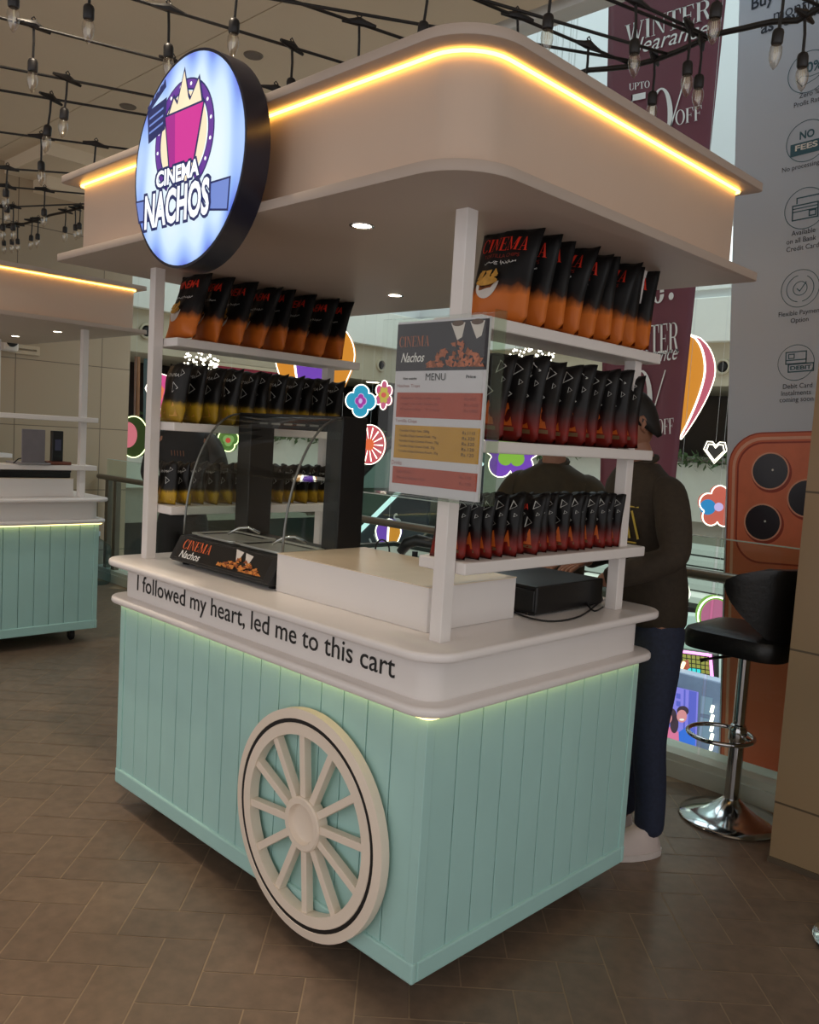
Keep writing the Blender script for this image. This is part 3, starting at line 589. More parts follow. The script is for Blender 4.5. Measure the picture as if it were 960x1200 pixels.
def bag_proto(name, kind, W, H, T, seed, detail=True):
    """a sealed pillow bag standing on its lower edge at the origin, print on the -y side"""
    r = random.Random(seed); nu, nv = 14, 18
    ph = [r.uniform(0, 6.28) for _ in range(6)]; bend = r.uniform(-.012, .012)
    def bulge(u, v):
        e = max(0, 1-abs(u)**2.6)**.75*max(0, 1-abs(2*v-1)**3.4)**.62
        wr = .0028*math.sin(7*u+ph[0])*math.sin(11*v+ph[1])+.002*math.sin(17*u*v+ph[2])
        return T/2*e*(1+.25*(.5-v))+wr*min(1, e*3)
    def X(u, v): return u*W/2*(1-.07*math.sin(PI*v))+bend*v
    def front(u, v): return Vector((X(u, v), -bulge(u, v)+.006*math.sin(3*v+ph[3]), H*v+.004*math.sin(5*u+ph[4])*(1 if v > .9 else 0)))
    mb = MB(); Fv = [[mb.v(front(2*i/nu-1, j/nv)) for i in range(nu+1)] for j in range(nv+1)]
    def back(u, v):
        p = front(u, v); p.y = bulge(u, v)*.9+.006*math.sin(3*v+ph[3]); return p
    Bv = [[(Fv[j][i] if i in (0, nu) or j in (0, nv) else mb.v(back(2*i/nu-1, j/nv))) for i in range(nu+1)] for j in range(nv+1)]
    for j in range(nv):
        for i in range(nu):
            mb.f([Fv[j][i], Fv[j][i+1], Fv[j+1][i+1], Fv[j+1][i]])
            q = [Bv[j][i], Bv[j+1][i], Bv[j+1][i+1], Bv[j][i+1]]
            mb.f([a for k, a in enumerate(q) if a not in q[:k]])
    root = thing(name, 'bag', 'chip bag', (0, 0, 0))
    body = out('film', mb, BAGM[kind], root, smooth=True)
    def on(u, v, d=.0016):
        p = front(u, v); return p+Vector((0, -d, 0))
    def fn(p): return on(p.x, p.z)
    sub = lambda nm, m_, mat_: out(nm, m_, mat_, root, keepn=True)
    if kind == 'orange':
        if detail:
            m_ = MB(); serif(m_, 'CINEMA', (-.80, 0, .72), (1.55, 0, 0), (0, 0, .15), fn=fn, arch=.05); sub('lettering', m_, RED_INK)
            m_ = MB(); write(m_, 'TORTILLA CHIPS', (-.62, 0, .65), (1.2, 0, 0), (0, 0, .04), fn=fn); sub('lettering', m_, mat('dark_red_ink', (140, 40, 26), .5))
        else:
            m_ = MB(); write(m_, 'CINEMA', (-.75, 0, .74), (1.4, 0, 0), (0, 0, .13), fn=fn, bold=.01); sub('lettering', m_, RED_INK)
        m_ = MB(); write(m_, '\u0633\u064a\u0646\u0645\u0627 \u0686\u0628\u0633'[::-1], (-.55, 0, .575), (1.1, 0, 0), (0, 0, .05), fn=fn, bold=.01); sub('lettering', m_, WHITEINK)
        m_ = MB(); m_.poly2([[(a, b) for a, b in arc(-.30, .40, .42, .17, 180, 360, 14)]], lambda a, b: on(a, b, .002)); sub('bowl_print', m_, PAPERC)
        m_ = MB(); m_.poly2([arc(-.30, .40, .40, .045, 0, 350, 18)], lambda a, b: on(a, b, .0065)); 
        rr = random.Random(5)
        for k in range(12):
            a, b = -.30+rr.uniform(-.3, .3), .42+rr.uniform(0, .07); th = rr.uniform(0, 6)
            m_.poly2([[(a+.11*math.cos(th+i*2.1), b+.05*math.sin(th+i*2.1)) for i in range(3)]], lambda a, b: on(a, b, .0075+.0001*k))
        sub('chips_print', m_, YCHIP)
    else:
        tri = lambda cx, cy, s: ([(cx-s*.5, cy-s*.42), (cx+s*.6, cy), (cx-s*.5, cy+s*.42)])
        m_ = MB()
        for cx, cy, s in ((.42, .53, .34), (.66, .83, .28), (.1, .66, .10), (.80, .68, .12)) if kind == 'red' else ((.42, .56, .30), (.66, .82, .2)):
            o_ = tri(cx, cy*1.0, s); i_ = [(cx+(a-cx)*.76, cy+(b-cy)*.76) for a, b in o_]
            for k in range(3): m_.poly2([[o_[k], o_[(k+1) % 3], i_[(k+1) % 3], i_[k]]], lambda a, b: on(a, cy+(b-cy)*(W/H)*.95))
        sub('triangle_print', m_, GREY_INK)
        if kind == 'red':
            m_ = MB(); write(m_, 'CINEMA', (-.72, 0, .74), (.95, 0, 0), (0, 0, .10), fn=fn, bold=.01); sub('lettering', m_, RED_INK)
            m_ = MB(); m_.poly2([[(.34, .16), (.74, .16), (.56, .42), (.52, .42)]], lambda a, b: on(a, b, .002)); sub('cone_print', m_, CONE)
            m_ = MB(); m_.poly2([[(.29, .10), (.79, .10), (.79, .145), (.29, .145)]], lambda a, b: on(a, b, .002)); sub('cup_print', m_, GREY_INK if False else mat('cup_print', (120, 92, 60), .5))
        else:
            m_ = MB(); write(m_, 'CINEMA', (-.5, 0, .74), (1.0, 0, 0), (0, 0, .06), fn=fn); sub('lettering', m_, GREY_INK)
            m_ = MB(); m_.poly2([[(-.75, .10), (-.25, .12), (-.45, .44)], [(.2, .08), (.75, .10), (.5, .32)]], lambda a, b: on(a, b, .002)); sub('chips_print', m_, YCHIP)
    return root
ORD = ['first', 'second', 'third', 'fourth', 'fifth', 'sixth', 'seventh', 'eighth', 'ninth', 'tenth', 'eleventh', 'twelfth', 'thirteenth', 'fourteenth', 'fifteenth', 'sixteenth']
def shelve(kind, name, H, W, T, n, xc, y0, y1, z, tilt, seed, words, group, detail=True, twist=0.):
    r = random.Random(seed); protos = [bag_proto(name, kind, W, H, T, seed+k, detail) for k in range(3)]
    used = [False]*3
    for k in range(n):
        j = k % 3; o = protos[j] if not used[j] else copy_tree(protos[j]); used[j] = True
        o.location = (xc+r.uniform(-.008, .008), y0+(y1-y0)*k/(n-1), z+.0015)
        o.rotation_euler = (math.radians(-tilt+r.uniform(-3, 3)), math.radians(r.uniform(-2.5, 2.5)), math.radians(twist+r.uniform(-5, 5)))
        o['label'] = words % (ORD[k] if k < n-1 else 'last'); o['group'] = group
shelve('orange', 'chip_bag', .262, .20, .062, 9, -.085, .265, .885, 1.803, 12, 21, '%s orange-bottomed chip bag from the near post on the top shelf beside the menu', 'orange chip bags on the top shelf by the menu', twist=4)
shelve('red', 'chip_bag', .238, .185, .056, 10, -.088, .225, .885, 1.492, 9, 31, '%s red-bottomed chip bag from the near post on the middle shelf beside the menu', 'red chip bags on the middle shelf by the menu')
shelve('red', 'chip_bag', .168, .118, .044, 16, -.080, .125, .885, 1.178, 4, 41, '%s small red chip bag from the near post on the lowest shelf beside the menu', 'small red chip bags on the lowest shelf by the menu')
shelve('orange', 'chip_bag', .262, .20, .062, 8, -1.535, .165, .88, 1.803, 13, 51, '%s orange-bottomed chip bag from the sign end on the top shelf above the warmer', 'orange chip bags on the top shelf above the warmer', False)
shelve('yellow', 'chip_bag', .225, .175, .056, 11, -1.535, .13, .88, 1.492, 12, 61, '%s yellow-bottomed chip bag from the sign end on the middle shelf above the warmer', 'yellow chip bags on the middle shelf above the warmer', False)
shelve('yellow', 'chip_bag', .162, .118, .044, 13, -1.535, .13, .885, 1.178, 4, 71, '%s small yellow chip bag from the sign end on the lowest shelf behind the warmer', 'small yellow chip bags on the lowest shelf behind the warmer', False)
# ------------------------------------------------------------------ the atrium beyond the railing
PALE = mat('atrium_pale_wall', (214, 216, 214), .6, var=.02, scale=1); BEIGE = mat('atrium_bulkhead', (190, 180, 154), .6, var=.02, scale=1)
DARKS = mat('shopfront_dark', (40, 38, 36), .3, var=.2, scale=2); PARA = mat('atrium_parapet', (204, 208, 194), .5, var=.02)
GX, GY = -7.5, 7.5
mb = MB(); mb.box(GX-.4, 4.2, GY, GY+.3, 3.2, 9); mb.box(GX-.3, GX, 2.42, GY+.3, 3.2, 9); mb.box(4.2, 4.5, 2.3, GY+.3, -4.6, 9); struct('wall_back', mb, PALE)
mb = MB(); mb.box(GX-.3, 4.2, GY-.10, GY+.3, 2.72, 3.2); mb.box(GX-.3, GX+.10, 2.42, GY+.3, 2.72, 3.2); struct('trim_3', mb, mat('atrium_white_fascia', (232, 234, 222), .5, var=.01), bevel=.01)
mb = MB(); mb.box(GX-1.6, 4.2, GY, GY+1.6, 2.25, 2.72); mb.box(GX-1.6, GX, 2.42, GY+1.6, 2.25, 2.72); struct('trim_4', mb, BEIGE)
mb = MB(); mb.box(GX-1.9, 4.2, GY+1.5, GY+1.7, -4.6, 2.3); mb.box(GX-1.9, GX-1.6, 2.42, GY+1.7, -4.6, 2.3); struct('wall_shopfront', mb, DARKS)
mb = MB(); mb.box(GX-.2, 4.2, GY-.05, GY+.12, .75, 1.40); mb.box(GX-.12, GX+.05, 2.42, GY, .75, 1.40); struct('trim_5', mb, PARA)
mb = MB(); mb.box(GX-1.8, 4.2, GY, GY+1.6, .35, .75); mb.box(GX-1.8, GX, 2.42, GY+1.6, .35, .75); struct('trim_6', mb, mat('atrium_slab_edge', (150, 148, 134), .6))
mb = MB(); mb.box(GX-1.9, 4.2, 2.3, GY+1.8, -4.9, -4.6); struct('floor_lower', mb, mat('lower_hall_floor', (196, 186, 166), .3, var=.1, scale=2))
mb = MB(); mb.box(-7.2, 4.2, 1.98, 2.1, 3.6, 9); mb.box(-7.5, -6.4, 2.2, 2.42, -4.6, 9); struct('wall_front', mb, PALE)
# skylight
mb = MB(); mb.box(GX, 4.2, 2.1, GY, 9.0, 9.05); struct('window_1', mb, glow('skylight_glazing', (214, 236, 244), 1.6))
mb = MB()
for k in range(8): mb.box(GX+1.5*k, GX+1.5*k+.08, 2.1, GY, 8.9, 9.0)
for k in range(4): mb.box(GX, 4.2, 2.4+1.6*k, 2.48+1.6*k, 8.9, 9.0)
struct('trim_7', mb, PALE)
# lit clerestory panes on the far upper gallery
for k, x in enumerate((-6.6, -5.0, -3.6, -2.5)):
    mb = MB(); mb.box(x, x+.9, GY-.02, GY-.005, 3.34, 3.95); struct('window_%d' % (k+2), mb, glow('gallery_lit_pane', (232, 246, 246), 1.5))
    mb = MB(); mb.ring([(x-.04, GY-.04, 3.30), (x+.94, GY-.04, 3.30), (x+.94, GY-.04, 3.99), (x-.04, GY-.04, 3.99)], [(x, GY-.04, 3.34), (x+.9, GY-.04, 3.34), (x+.9, GY-.04, 3.95), (x, GY-.04, 3.95)], (0, .04, 0)); struct('trim_%d' % (k+8), mb, mat('clerestory_frame', (236, 238, 230), .5))
# air nozzles in the bulkhead
r_ = random.Random(4)
nz = None
def nozzle(c, ax):
    global nz
    t = thing('air_nozzle', 'round black air nozzle in the beige bulkhead across the atrium', 'air vent', c, 'air nozzles along the bulkhead')
    pr = [(0, .0), (.10, .0), (.13, .012), (.10, .02), (.085, .03), (0, .012)]
    s = -1 if ax == 'y' else 1
    out('nozzle_ring', MB().lathe([(.06, 0), (.09, 0), (.085, s*.03), (.066, s*.035), (.06, s*.02)], c, 20, ax, ring=True), BEIGE, t, smooth='auto')
    out('nozzle_ball', MB().lathe([(0, s*.005), (.06, s*.005), (.04, s*.03), (0, s*.032)], c, 20, ax), INK, t, smooth='auto')
for (u, v) in ((408, 422), (446, 428), (171, 388)):
    p = at(u, v, 0, GX); nozzle((GX, p.y, p.z), 'x')
for (u, v) in ((848, 430), (636, 418)):
    p = at(u, v, 1, GY); nozzle((p.x, GY, p.z), 'y')
# ceiling lights under the bulkhead
for (u, v) in ((413, 440), (415, 442), (452, 441), (437, 448)):
    p = at(u, v, 2, 2.249)
    if p.x > GX: p.x = GX-.3
    t = tag(out('recessed_light', MB().lathe([(0, 2.244), (.09, 2.244), (.10, 2.252), (.10, 2.27)], (p.x, p.y, 0), 16), glow('recessed_lens', (255, 244, 220), 4)), 'small recessed light under the beige bulkhead across the atrium', 'ceiling light', 'recessed lights under the bulkhead')

# shopfront glimpses across the atrium
def panel(name, label, cat, c0, c1, m, thick=.05, group=None):
    """flat rectangular sign between two pixels on the far shopfront"""
for (u0, u1, v0, v1, col, e, nm, lb, cat) in (
    (252, 332, 428, 466, (150, 40, 62), .35, 'shop_sign_panel', 'wide crimson shop sign panel beside the blue LED letters', 'sign'),
    (336, 368, 432, 470, (46, 44, 42), 0, 'shop_shutter', 'dark shop shutter beside the crimson sign panel', 'shutter')):
    a, b = at(u0, v0, 0, GX+.16), at(u1, v1, 0, GX+.16); z0, z1 = b.z, a.z; X_ = GX+.16
    t = thing(nm, lb, cat, (X_, (a.y+b.y)/2, z0))
    out('board', MB().box(X_-.05, X_, a.y, b.y, z0, z1), glow(nm+'_board', col, e) if e else DARKS, t, bevel=.01)
    out('frame', MB().ring([(X_-.06, a.y-.04, z0-.04), (X_-.06, b.y+.04, z0-.04), (X_-.06, b.y+.04, z1+.04), (X_-.06, a.y-.04, z1+.04)], [(X_-.06, a.y, z0), (X_-.06, b.y, z0), (X_-.06, b.y, z1), (X_-.06, a.y, z1)], (.075, 0, 0)), BEIGE, t)
# garland along the parapet rail
GREEN = mat('garland_green', (74, 98, 58), .7, var=.35, scale=30)
mb = MB(); r_ = random.Random(8)
def leafs(p0, p1, n):
    for k in range(n):
        f = r_.random(); c = Vector(p0).lerp(Vector(p1), f)+Vector((r_.gauss(0, .04), r_.gauss(0, .04), r_.gauss(0, .05)-.04*math.sin(f*30)))
        a, b = Vector((r_.gauss(0, 1), r_.gauss(0, 1), r_.gauss(0, 1))).normalized(), Vector((r_.gauss(0, 1), r_.gauss(0, 1), r_.gauss(0, 1))).normalized()
        mb.f([mb.v(c-a*.05), mb.v(c+b*.022), mb.v(c+a*.05), mb.v(c-b*.022)])
leafs((GX+.1, 2.6, 1.46), (GX+.1, GY-.1, 1.46), 900); leafs((GX, GY-.1, 1.46), (2, GY-.1, 1.46), 1500)
tag(out('garland', mb, GREEN, keepn=True), 'dense green garland with tiny lights draped along the far parapet', 'garland', kind='stuff')
mb = MB()
mb.tube([(GX+.06, 2.5, 1.44), (GX+.06, GY-.08, 1.44), (4.1, GY-.08, 1.44)], .03, 8); struct('trim_12', mb, RAILM)

# glass railing at the edge of the floor
t = thing('glass_railing', 'frameless glass railing with satin metal handrail along the atrium edge', 'railing', (-1, 2.2, .1))
for k in range(7):
    xa = -6.3+1.5*k; out('glass_panel', MB().box(xa+.008, xa+1.492, 2.194, 2.206, .09, 1.115), glass('rail_glass', (244, 252, 248)), t)
    out('top_edge', MB().box(xa+.008, xa+1.492, 2.193, 2.207, 1.115, 1.12), mat('glass_edge', (214, 230, 220), .2), t)
out('handrail', MB().tube([(-6.3, 2.12, .955), (4.1, 2.12, .955)], .024, 12), RAILM, t, smooth='auto')
for x in (-6.2, -4.7, -3.2, -1.7, 1.3):
    out('handrail_bracket', MB().tube([(x, 2.12, .95), (x, 2.15, .92), (x, 2.195, .92)], .008, 8), RAILM, t)
for x in (-6.18, -6.02): out('end_post', MB().box(x-.03, x+.03, 2.14, 2.19, .105, .95), RAILM, t, bevel=.004)

# ------------------------------------------------------------------ tall poster hanging beyond the railing
PY = 2.46
O_ = at(842, 895, 1, PY); O_.z = -.35
tl = .0665; Ux, Vx = Vector((math.cos(tl), 0, math.sin(tl))), Vector((-math.sin(tl), 0, math.cos(tl)))
O_ = at(842, 895, 1, PY)-Vx*.6
def pos(u, v, d=.002):
    p = at(u, v, 1, PY); return p+Vector((0, -d, 0))
t = thing('hanging_poster', 'tall pale grey instalment-offer poster with an orange phone picture beyond the railing', 'poster', (.2, PY, 1.2))
pw_, ph_ = 1.25, 5.2
out('poster_sheet', MB().prism([O_, O_+Ux*pw_, O_+Ux*pw_+Vx*ph_, O_+Vx*ph_], (0, .03, 0)), mat('poster_pale', (206, 216, 230), .45, var=.012, scale=2), t)
PI_ = mat('poster_ink', (52, 60, 76), .5); PTL = mat('poster_teal_ink', (64, 108, 124), .5)
def loc(u, v): p = at(u, v, 1, PY)-O_; return p.dot(Ux), p.dot(Vx)
def pl(a, b, d=.002): return O_+Ux*a+Vx*b+Vector((0, -d, 0))
def ptext(s, u, v, h, m=PI_, bold=0, cx=None):
    """line with its lower end at pixel (u, v), letter height h metres"""
    a, b = loc(u, v); mb = MB(); w_ = 0
    if any(ch in 'gjpqy' for ch in s): b -= h*.26; h *= 1.26
    w_ = h*text2d(s, bold)[2]*.92
    if cx is not None: a = cx-w_/2
    write(mb, s, pl(a, b, .0035), Ux*w_, Vx*h, bold=bold); out('lettering', mb, m, t, keepn=True)
ptext('Buy iPh', 881, 13, .058, bold=.02); ptext('monthly in', 907, 26, .055); ptext('as low as Rs.', 892, 41, .060, bold=.02)
cxs = []
def icon(u, v, rpx, art):
    a, b = loc(u, v); r = rpx/1000*(at(u, v, 1, PY)-CAM).dot(_f); mb = MB()
    mb.poly2(band(arc(a, b, r, r, 0, 360, 40), arc(a, b, r*.965, r*.965, 0, 360, 40)), lambda x, y: pl(x, y)); art(mb, a, b, r)
    out('icon', mb, PTL, t, keepn=True); return a, r
def rline(mb, pts, w_):
    for (x0, y0), (x1, y1) in zip(pts, pts[1:]):
        d = Vector((x1-x0, y1-y0)).normalized()*w_; n = (-d.y, d.x)
        mb.poly2([[(x0-d.x+n[0], y0-d.y+n[1]), (x1+d.x+n[0], y1+d.y+n[1]), (x1+d.x-n[0], y1+d.y-n[1]), (x0-d.x-n[0], y0-d.y-n[1])]], lambda x, y: pl(x, y))
def box2(a, b, x0, x1, y0, y1): return [(a+x0, b+y0), (a+x1, b+y0), (a+x1, b+y1), (a+x0, b+y1), (a+x0, b+y0)]
def i_zero(mb, a, b, r):
    write(mb, '0%', pl(a-.1*r, b-.05*r), Ux*r*.75, Vx*r*.5, bold=.02); rline(mb, [(a-.55*r, b-.3*r), (a-.3*r, b-.62*r), (a+.3*r, b-.45*r), (a+.7*r, b-.2*r), (a+.1*r, b-.25*r), (a-.3*r, b-.12*r), (a-.55*r, b-.3*r)], r*.018)
def i_fees(mb, a, b, r):
    write(mb, 'NO', pl(a-.35*r, b+.12*r), Ux*r*.7, Vx*r*.4, bold=.03); mb.poly2([box2(a, b, -.78*r, .95*r, -.62*r, -.02*r)[:4]], lambda x, y: pl(x, y))
def i_cards(mb, a, b, r):
    rline(mb, box2(a, b, -.6*r, .6*r, -.5*r, .2*r), r*.03); rline(mb, [(a-.4*r, b+.3*r), (a-.4*r, b+.55*r), (a+.75*r, b+.55*r), (a+.75*r, b-.2*r)], r*.03); rline(mb, box2(a, b, .2*r, .5*r, -.4*r, -.15*r), r*.03)
    for y in (.05, -.1): rline(mb, [(a-.6*r, b+y*r), (a+.6*r, b+y*r)], r*.025)
def i_flex(mb, a, b, r):
    mb.poly2(band(arc(a, b, .72*r, .72*r, 100, 260, 20), arc(a, b, .68*r, .68*r, 100, 260, 20))+band(arc(a, b, .72*r, .72*r, -80, 60, 20), arc(a, b, .68*r, .68*r, -80, 60, 20))+band(arc(a, b, .38*r, .38*r, 0, 360, 24), arc(a, b, .34*r, .34*r, 0, 360, 24)), lambda x, y: pl(x, y))
    rline(mb, [(a-.15*r, b), (a-.02*r, b-.14*r), (a+.3*r, b+.3*r)], r*.025)
def i_debit(mb, a, b, r):
    rline(mb, box2(a, b, -.55*r, .55*r, -.05*r, .6*r), r*.03); rline(mb, box2(a, b, -.4*r, -.1*r, .25*r, .48*r), r*.025); rline(mb, box2(a, b, -.4*r, .95*r, -.5*r, -.08*r), r*.035); write(mb, 'DEBIT', pl(a-.3*r, b-.4*r), Ux*r*1.15, Vx*r*.22, bold=.03)
    rline(mb, [(a-.55*r, b+.15*r), (a+.55*r, b+.15*r)], r*.03)
for (u, v, rp, art, lines) in ((948, 84, 24, i_zero, (('Zero %', 937, 116), ('Profit Rate', 931, 127))), (946, 165, 24, i_fees, (('No processing', 917, 203),)), (944, 244, 24, i_cards, (('Available', 928, 277), ('on all Bank', 922, 287), ('Credit Cards', 922, 296))), (938, 338, 22, i_flex, (('Flexible Payment', 913, 372), ('Option', 927, 379))), (933, 425, 21, i_debit, (('Debit Card', 918, 456), ('Instalments', 916, 464), ('coming soon', 914, 472)))):
    icon(u, v, rp, art)
    for s, uu, vv in lines: ptext(s, uu, vv, .022)
a_, b_ = loc(946, 165); mb = MB(); write(mb, 'FEES', pl(a_-.05, b_-.036, .004), Ux*.098, Vx*.026, bold=.03); out('lettering', mb, WHITEINK, t, keepn=True)
# phone picture on its lower half
PHO = mat('phone_print_orange', (226, 118, 82), .4, var=.03, scale=2); PHL = mat('phone_print_light', (240, 178, 150), .4); PHD = mat('phone_print_shadow', (168, 62, 44), .4); LNS = mat('phone_print_lens', (46, 40, 50), .25)
a0, b1 = loc(851, 640)[0], loc(880, 507)[1]
def rr2(x0, x1, y0, y1, r): return [(p[0], p[1]) for p in rrect(x0, x1, y0, y1, r, 0)]
def pprint(polys, m, d, nm='phone_picture'):
    mb = MB(); mb.poly2(polys, lambda x, y: pl(x, y, d)); out(nm, mb, m, t, keepn=True)
xr = pw_-.03
pprint([rr2(a0, xr, .02, b1, .16)], PHD, .0015); pprint([rr2(a0+.006, xr-.006, .026, b1-.006, .155)], PHO, .0020)
pprint(band(rr2(a0+.022, xr-.022, .05, b1-.022, .14), rr2(a0+.036, xr-.036, .06, b1-.036, .13)), PHL, .0024)
bx = loc(862, 658)[1]
pprint([rr2(a0+.045, xr-.045, bx, b1-.045, .12)], mat('phone_print_plateau', (232, 128, 92), .4), .0026)
pprint(band(rr2(a0+.045, xr-.045, bx, b1-.045, .12), rr2(a0+.053, xr-.053, bx+.008, b1-.053, .115)), PHD, .0029)
for (u, v, rp) in ((903, 552, 24), (894, 612, 24), (946, 584, 24)):
    a, b = loc(u, v); r = rp/1000*3.65
    pprint([arc(a+.006, b-.008, r*1.06, r*1.06, 0, 355, 36)], PHD, .0031, 'lens_picture'); pprint([arc(a, b, r, r, 0, 355, 36)], PHL, .0033, 'lens_picture'); pprint([arc(a, b, r*.92, r*.92, 0, 355, 36)], LNS, .0036, 'lens_picture')
    pprint([arc(a+.012, b+.005, r*.06, r*.06, 0, 330, 8)], WHITEINK, .0039, 'lens_picture')

# ------------------------------------------------------------------ maroon sale banner
BY = 3.5
def bq(u, v, d=0.): p = at(u, v, 1, BY); return Vector((p.x, BY-d, p.z))
def edgeL(v): return 714+(706-714)*v/450
def edgeR(v): return 847+(796-847)*v/486
def bn(s, v, d=.0):      # s: 0 left edge .. 1 right edge
    u = edgeL(v)+(edgeR(v)-edgeL(v))*s; p = bq(u, v); p.y += -d+.10*max(0, s-.80)**1.2*3; return p
t = thing('sale_banner', 'long maroon winter sale banner hanging in the atrium behind the canopy', 'banner', (-1.5, BY, 3))
mb = MB(); vs = [-330+45*k for k in range(22)]; us = [k/16 for k in range(17)]
G = [[mb.v(bn(s, v)) for s in us] for v in vs]
for j in range(len(vs)-1):
    for i in range(16): mb.f([G[j][i], G[j][i+1], G[j+1][i+1], G[j+1][i]])
bo = out('banner_cloth', mb, mat('banner_maroon', (112, 54, 66), .42, var=.05, scale=3), t, smooth=True, keepn=True)
bo.modifiers.new('thick', 'SOLIDIFY').thickness = .006
mb = MB(); G = [[mb.v(bn(s, v, .002)) for s in (-.0, .05)] for v in vs]
for j in range(len(vs)-1): mb.f([G[j][0], G[j][1], G[j+1][1], G[j+1][0]])
out('edge_stripe', mb, mat('banner_crimson', (150, 44, 74), .45), t, keepn=True)
out('hem_rod', MB().tube([bn(-.02, vs[0]), bn(1.02, vs[0])], .02, 8), STEEL, t)
def b_text(s, u0, u1, v0, v1, dv, ser=True, shear=0, dd=.016):
    """letters between pixel columns u0..u1; v0 top and v1 base at the start, dv drop per pixel"""
    O = bq(u0, v1, dd); U = bq(u1, v1+dv*(u1-u0), dd)-O; V = bq(u0, v0, dd)-O; mb = MB()
    (serif(mb, s, O, U, V) if ser else write(mb, s, O, U, V, shear=shear)); out('lettering', mb, WHITEINK, t, keepn=True)
b_text('WINTER', 734, 835, 31, 53, -.30); b_text('clearance', 738, 830, 49, 67, -.26, False, .35)
b_text('UPTO', 739, 763, 99, 107, -.15); b_text('50', 738, 790, 113, 174, -.16); b_text('/', 785, 806, 98, 150, -.1); b_text('OFF', 793, 824, 131, 148, -.22)
b_text('J.', 768, 792, 312, 356, -.2); b_text('WINTER', 730, 797, 386, 420, -.10); b_text('clearance', 742, 794, 410, 428, -.12, False, .3)
b_text('50', 716, 766, 440, 505, -.08); b_text('/', 764, 782, 440, 486, -.05); b_text('OFF', 772, 791, 492, 510, -.10)

# ------------------------------------------------------------------ neon shapes hanging in the atrium
PHI = .64
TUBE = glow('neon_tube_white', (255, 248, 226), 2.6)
def shape(n, R, dip, z=0, rot=0., sq=1., pw=.7, seg=72):
    return [(R*(1-dip+dip*abs(math.cos(n*(a-rot)/2))**pw)*math.cos(a)*sq, R*(1-dip+dip*abs(math.cos(n*(a-rot)/2))**pw)*math.sin(a)) for a in [2*PI*k/seg for k in range(seg)]]
def neon(name, label, cat, u, v, Y, layers, thick=.07, tube=None, drop=None, group=None, phi=PHI, extra=None, top=None):
    c = at(u, v, 1, Y); k = (c-CAM).dot(_f)/1000      # metres per pixel there
    M = Matrix.Translation(c) @ Matrix.Rotation(phi, 4, 'Z')
    t = thing(name, label, cat, c, group)
    for i, (poly, col, e, nm) in enumerate(layers):
        P = [(a*k, b*k) for a, b in poly]; y0 = -.010*i; e *= .85
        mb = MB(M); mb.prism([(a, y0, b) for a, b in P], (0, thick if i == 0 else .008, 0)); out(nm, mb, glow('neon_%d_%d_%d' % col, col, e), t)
        if i == 0:
            mb = MB(M); mb.tube([(a, -.012, b) for a, b in P], max(.005, k*.6), 6, True); out('neon_outline', mb, tube or TUBE, t, smooth=True)
    if extra: extra(t, M, k)
    tp = max(b for a, b in layers[0][0])*k if top is None else top*k
    out('suspension_wire', MB().tube([(c.x, c.y, c.z+tp), (c.x, c.y, 8.9)], .0012, 4), PALE, t)
    return t
def pos_at(sh, dx, dy): return [(a+dx, b+dy) for a, b in sh]
BLU, TEALN, MAGN, LIL, YEL, PNK, RED, GRN, PRP, ORG = (38, 160, 196), (40, 150, 140), (176, 62, 170), (206, 190, 240), (206, 190, 60), (214, 84, 130), (226, 84, 66), (140, 196, 66), (124, 70, 196), (232, 150, 40)
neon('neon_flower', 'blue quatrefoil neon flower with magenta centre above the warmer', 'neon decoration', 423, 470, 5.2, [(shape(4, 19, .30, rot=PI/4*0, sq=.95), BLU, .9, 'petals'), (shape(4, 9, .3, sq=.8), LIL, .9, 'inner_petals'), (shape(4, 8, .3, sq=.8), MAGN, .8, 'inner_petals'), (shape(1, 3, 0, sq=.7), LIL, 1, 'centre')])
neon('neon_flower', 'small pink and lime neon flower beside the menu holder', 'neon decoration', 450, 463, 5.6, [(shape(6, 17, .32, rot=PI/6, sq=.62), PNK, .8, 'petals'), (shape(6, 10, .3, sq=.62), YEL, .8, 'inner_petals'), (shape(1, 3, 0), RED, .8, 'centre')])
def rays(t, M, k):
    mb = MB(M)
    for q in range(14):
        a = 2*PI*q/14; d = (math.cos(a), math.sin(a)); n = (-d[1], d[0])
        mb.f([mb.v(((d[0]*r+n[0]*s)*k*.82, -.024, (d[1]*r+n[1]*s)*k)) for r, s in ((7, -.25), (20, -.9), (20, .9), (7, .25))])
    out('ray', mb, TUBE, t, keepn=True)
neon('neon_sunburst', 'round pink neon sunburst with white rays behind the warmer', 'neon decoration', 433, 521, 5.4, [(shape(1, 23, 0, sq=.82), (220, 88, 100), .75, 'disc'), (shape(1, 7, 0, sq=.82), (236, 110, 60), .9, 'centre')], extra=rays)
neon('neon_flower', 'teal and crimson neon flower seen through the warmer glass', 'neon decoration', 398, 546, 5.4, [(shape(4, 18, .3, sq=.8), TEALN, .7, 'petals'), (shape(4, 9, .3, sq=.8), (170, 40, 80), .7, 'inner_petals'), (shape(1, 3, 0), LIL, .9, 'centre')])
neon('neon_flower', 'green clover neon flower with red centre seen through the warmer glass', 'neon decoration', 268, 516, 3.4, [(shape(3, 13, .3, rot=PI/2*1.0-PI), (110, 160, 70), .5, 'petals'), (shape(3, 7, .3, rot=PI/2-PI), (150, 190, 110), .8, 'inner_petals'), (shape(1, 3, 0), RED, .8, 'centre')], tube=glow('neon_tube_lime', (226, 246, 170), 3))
neon('neon_flower', 'large purple neon flower with green heart below the middle shelf', 'neon decoration', 600, 528, 4.6, [(shape(5, 36, .34, rot=-PI/2+PI/5, sq=.95), PRP, .8, 'petals'), (shape(5, 20, .3, rot=-PI/2+PI/5), GRN, .8, 'inner_petals')])
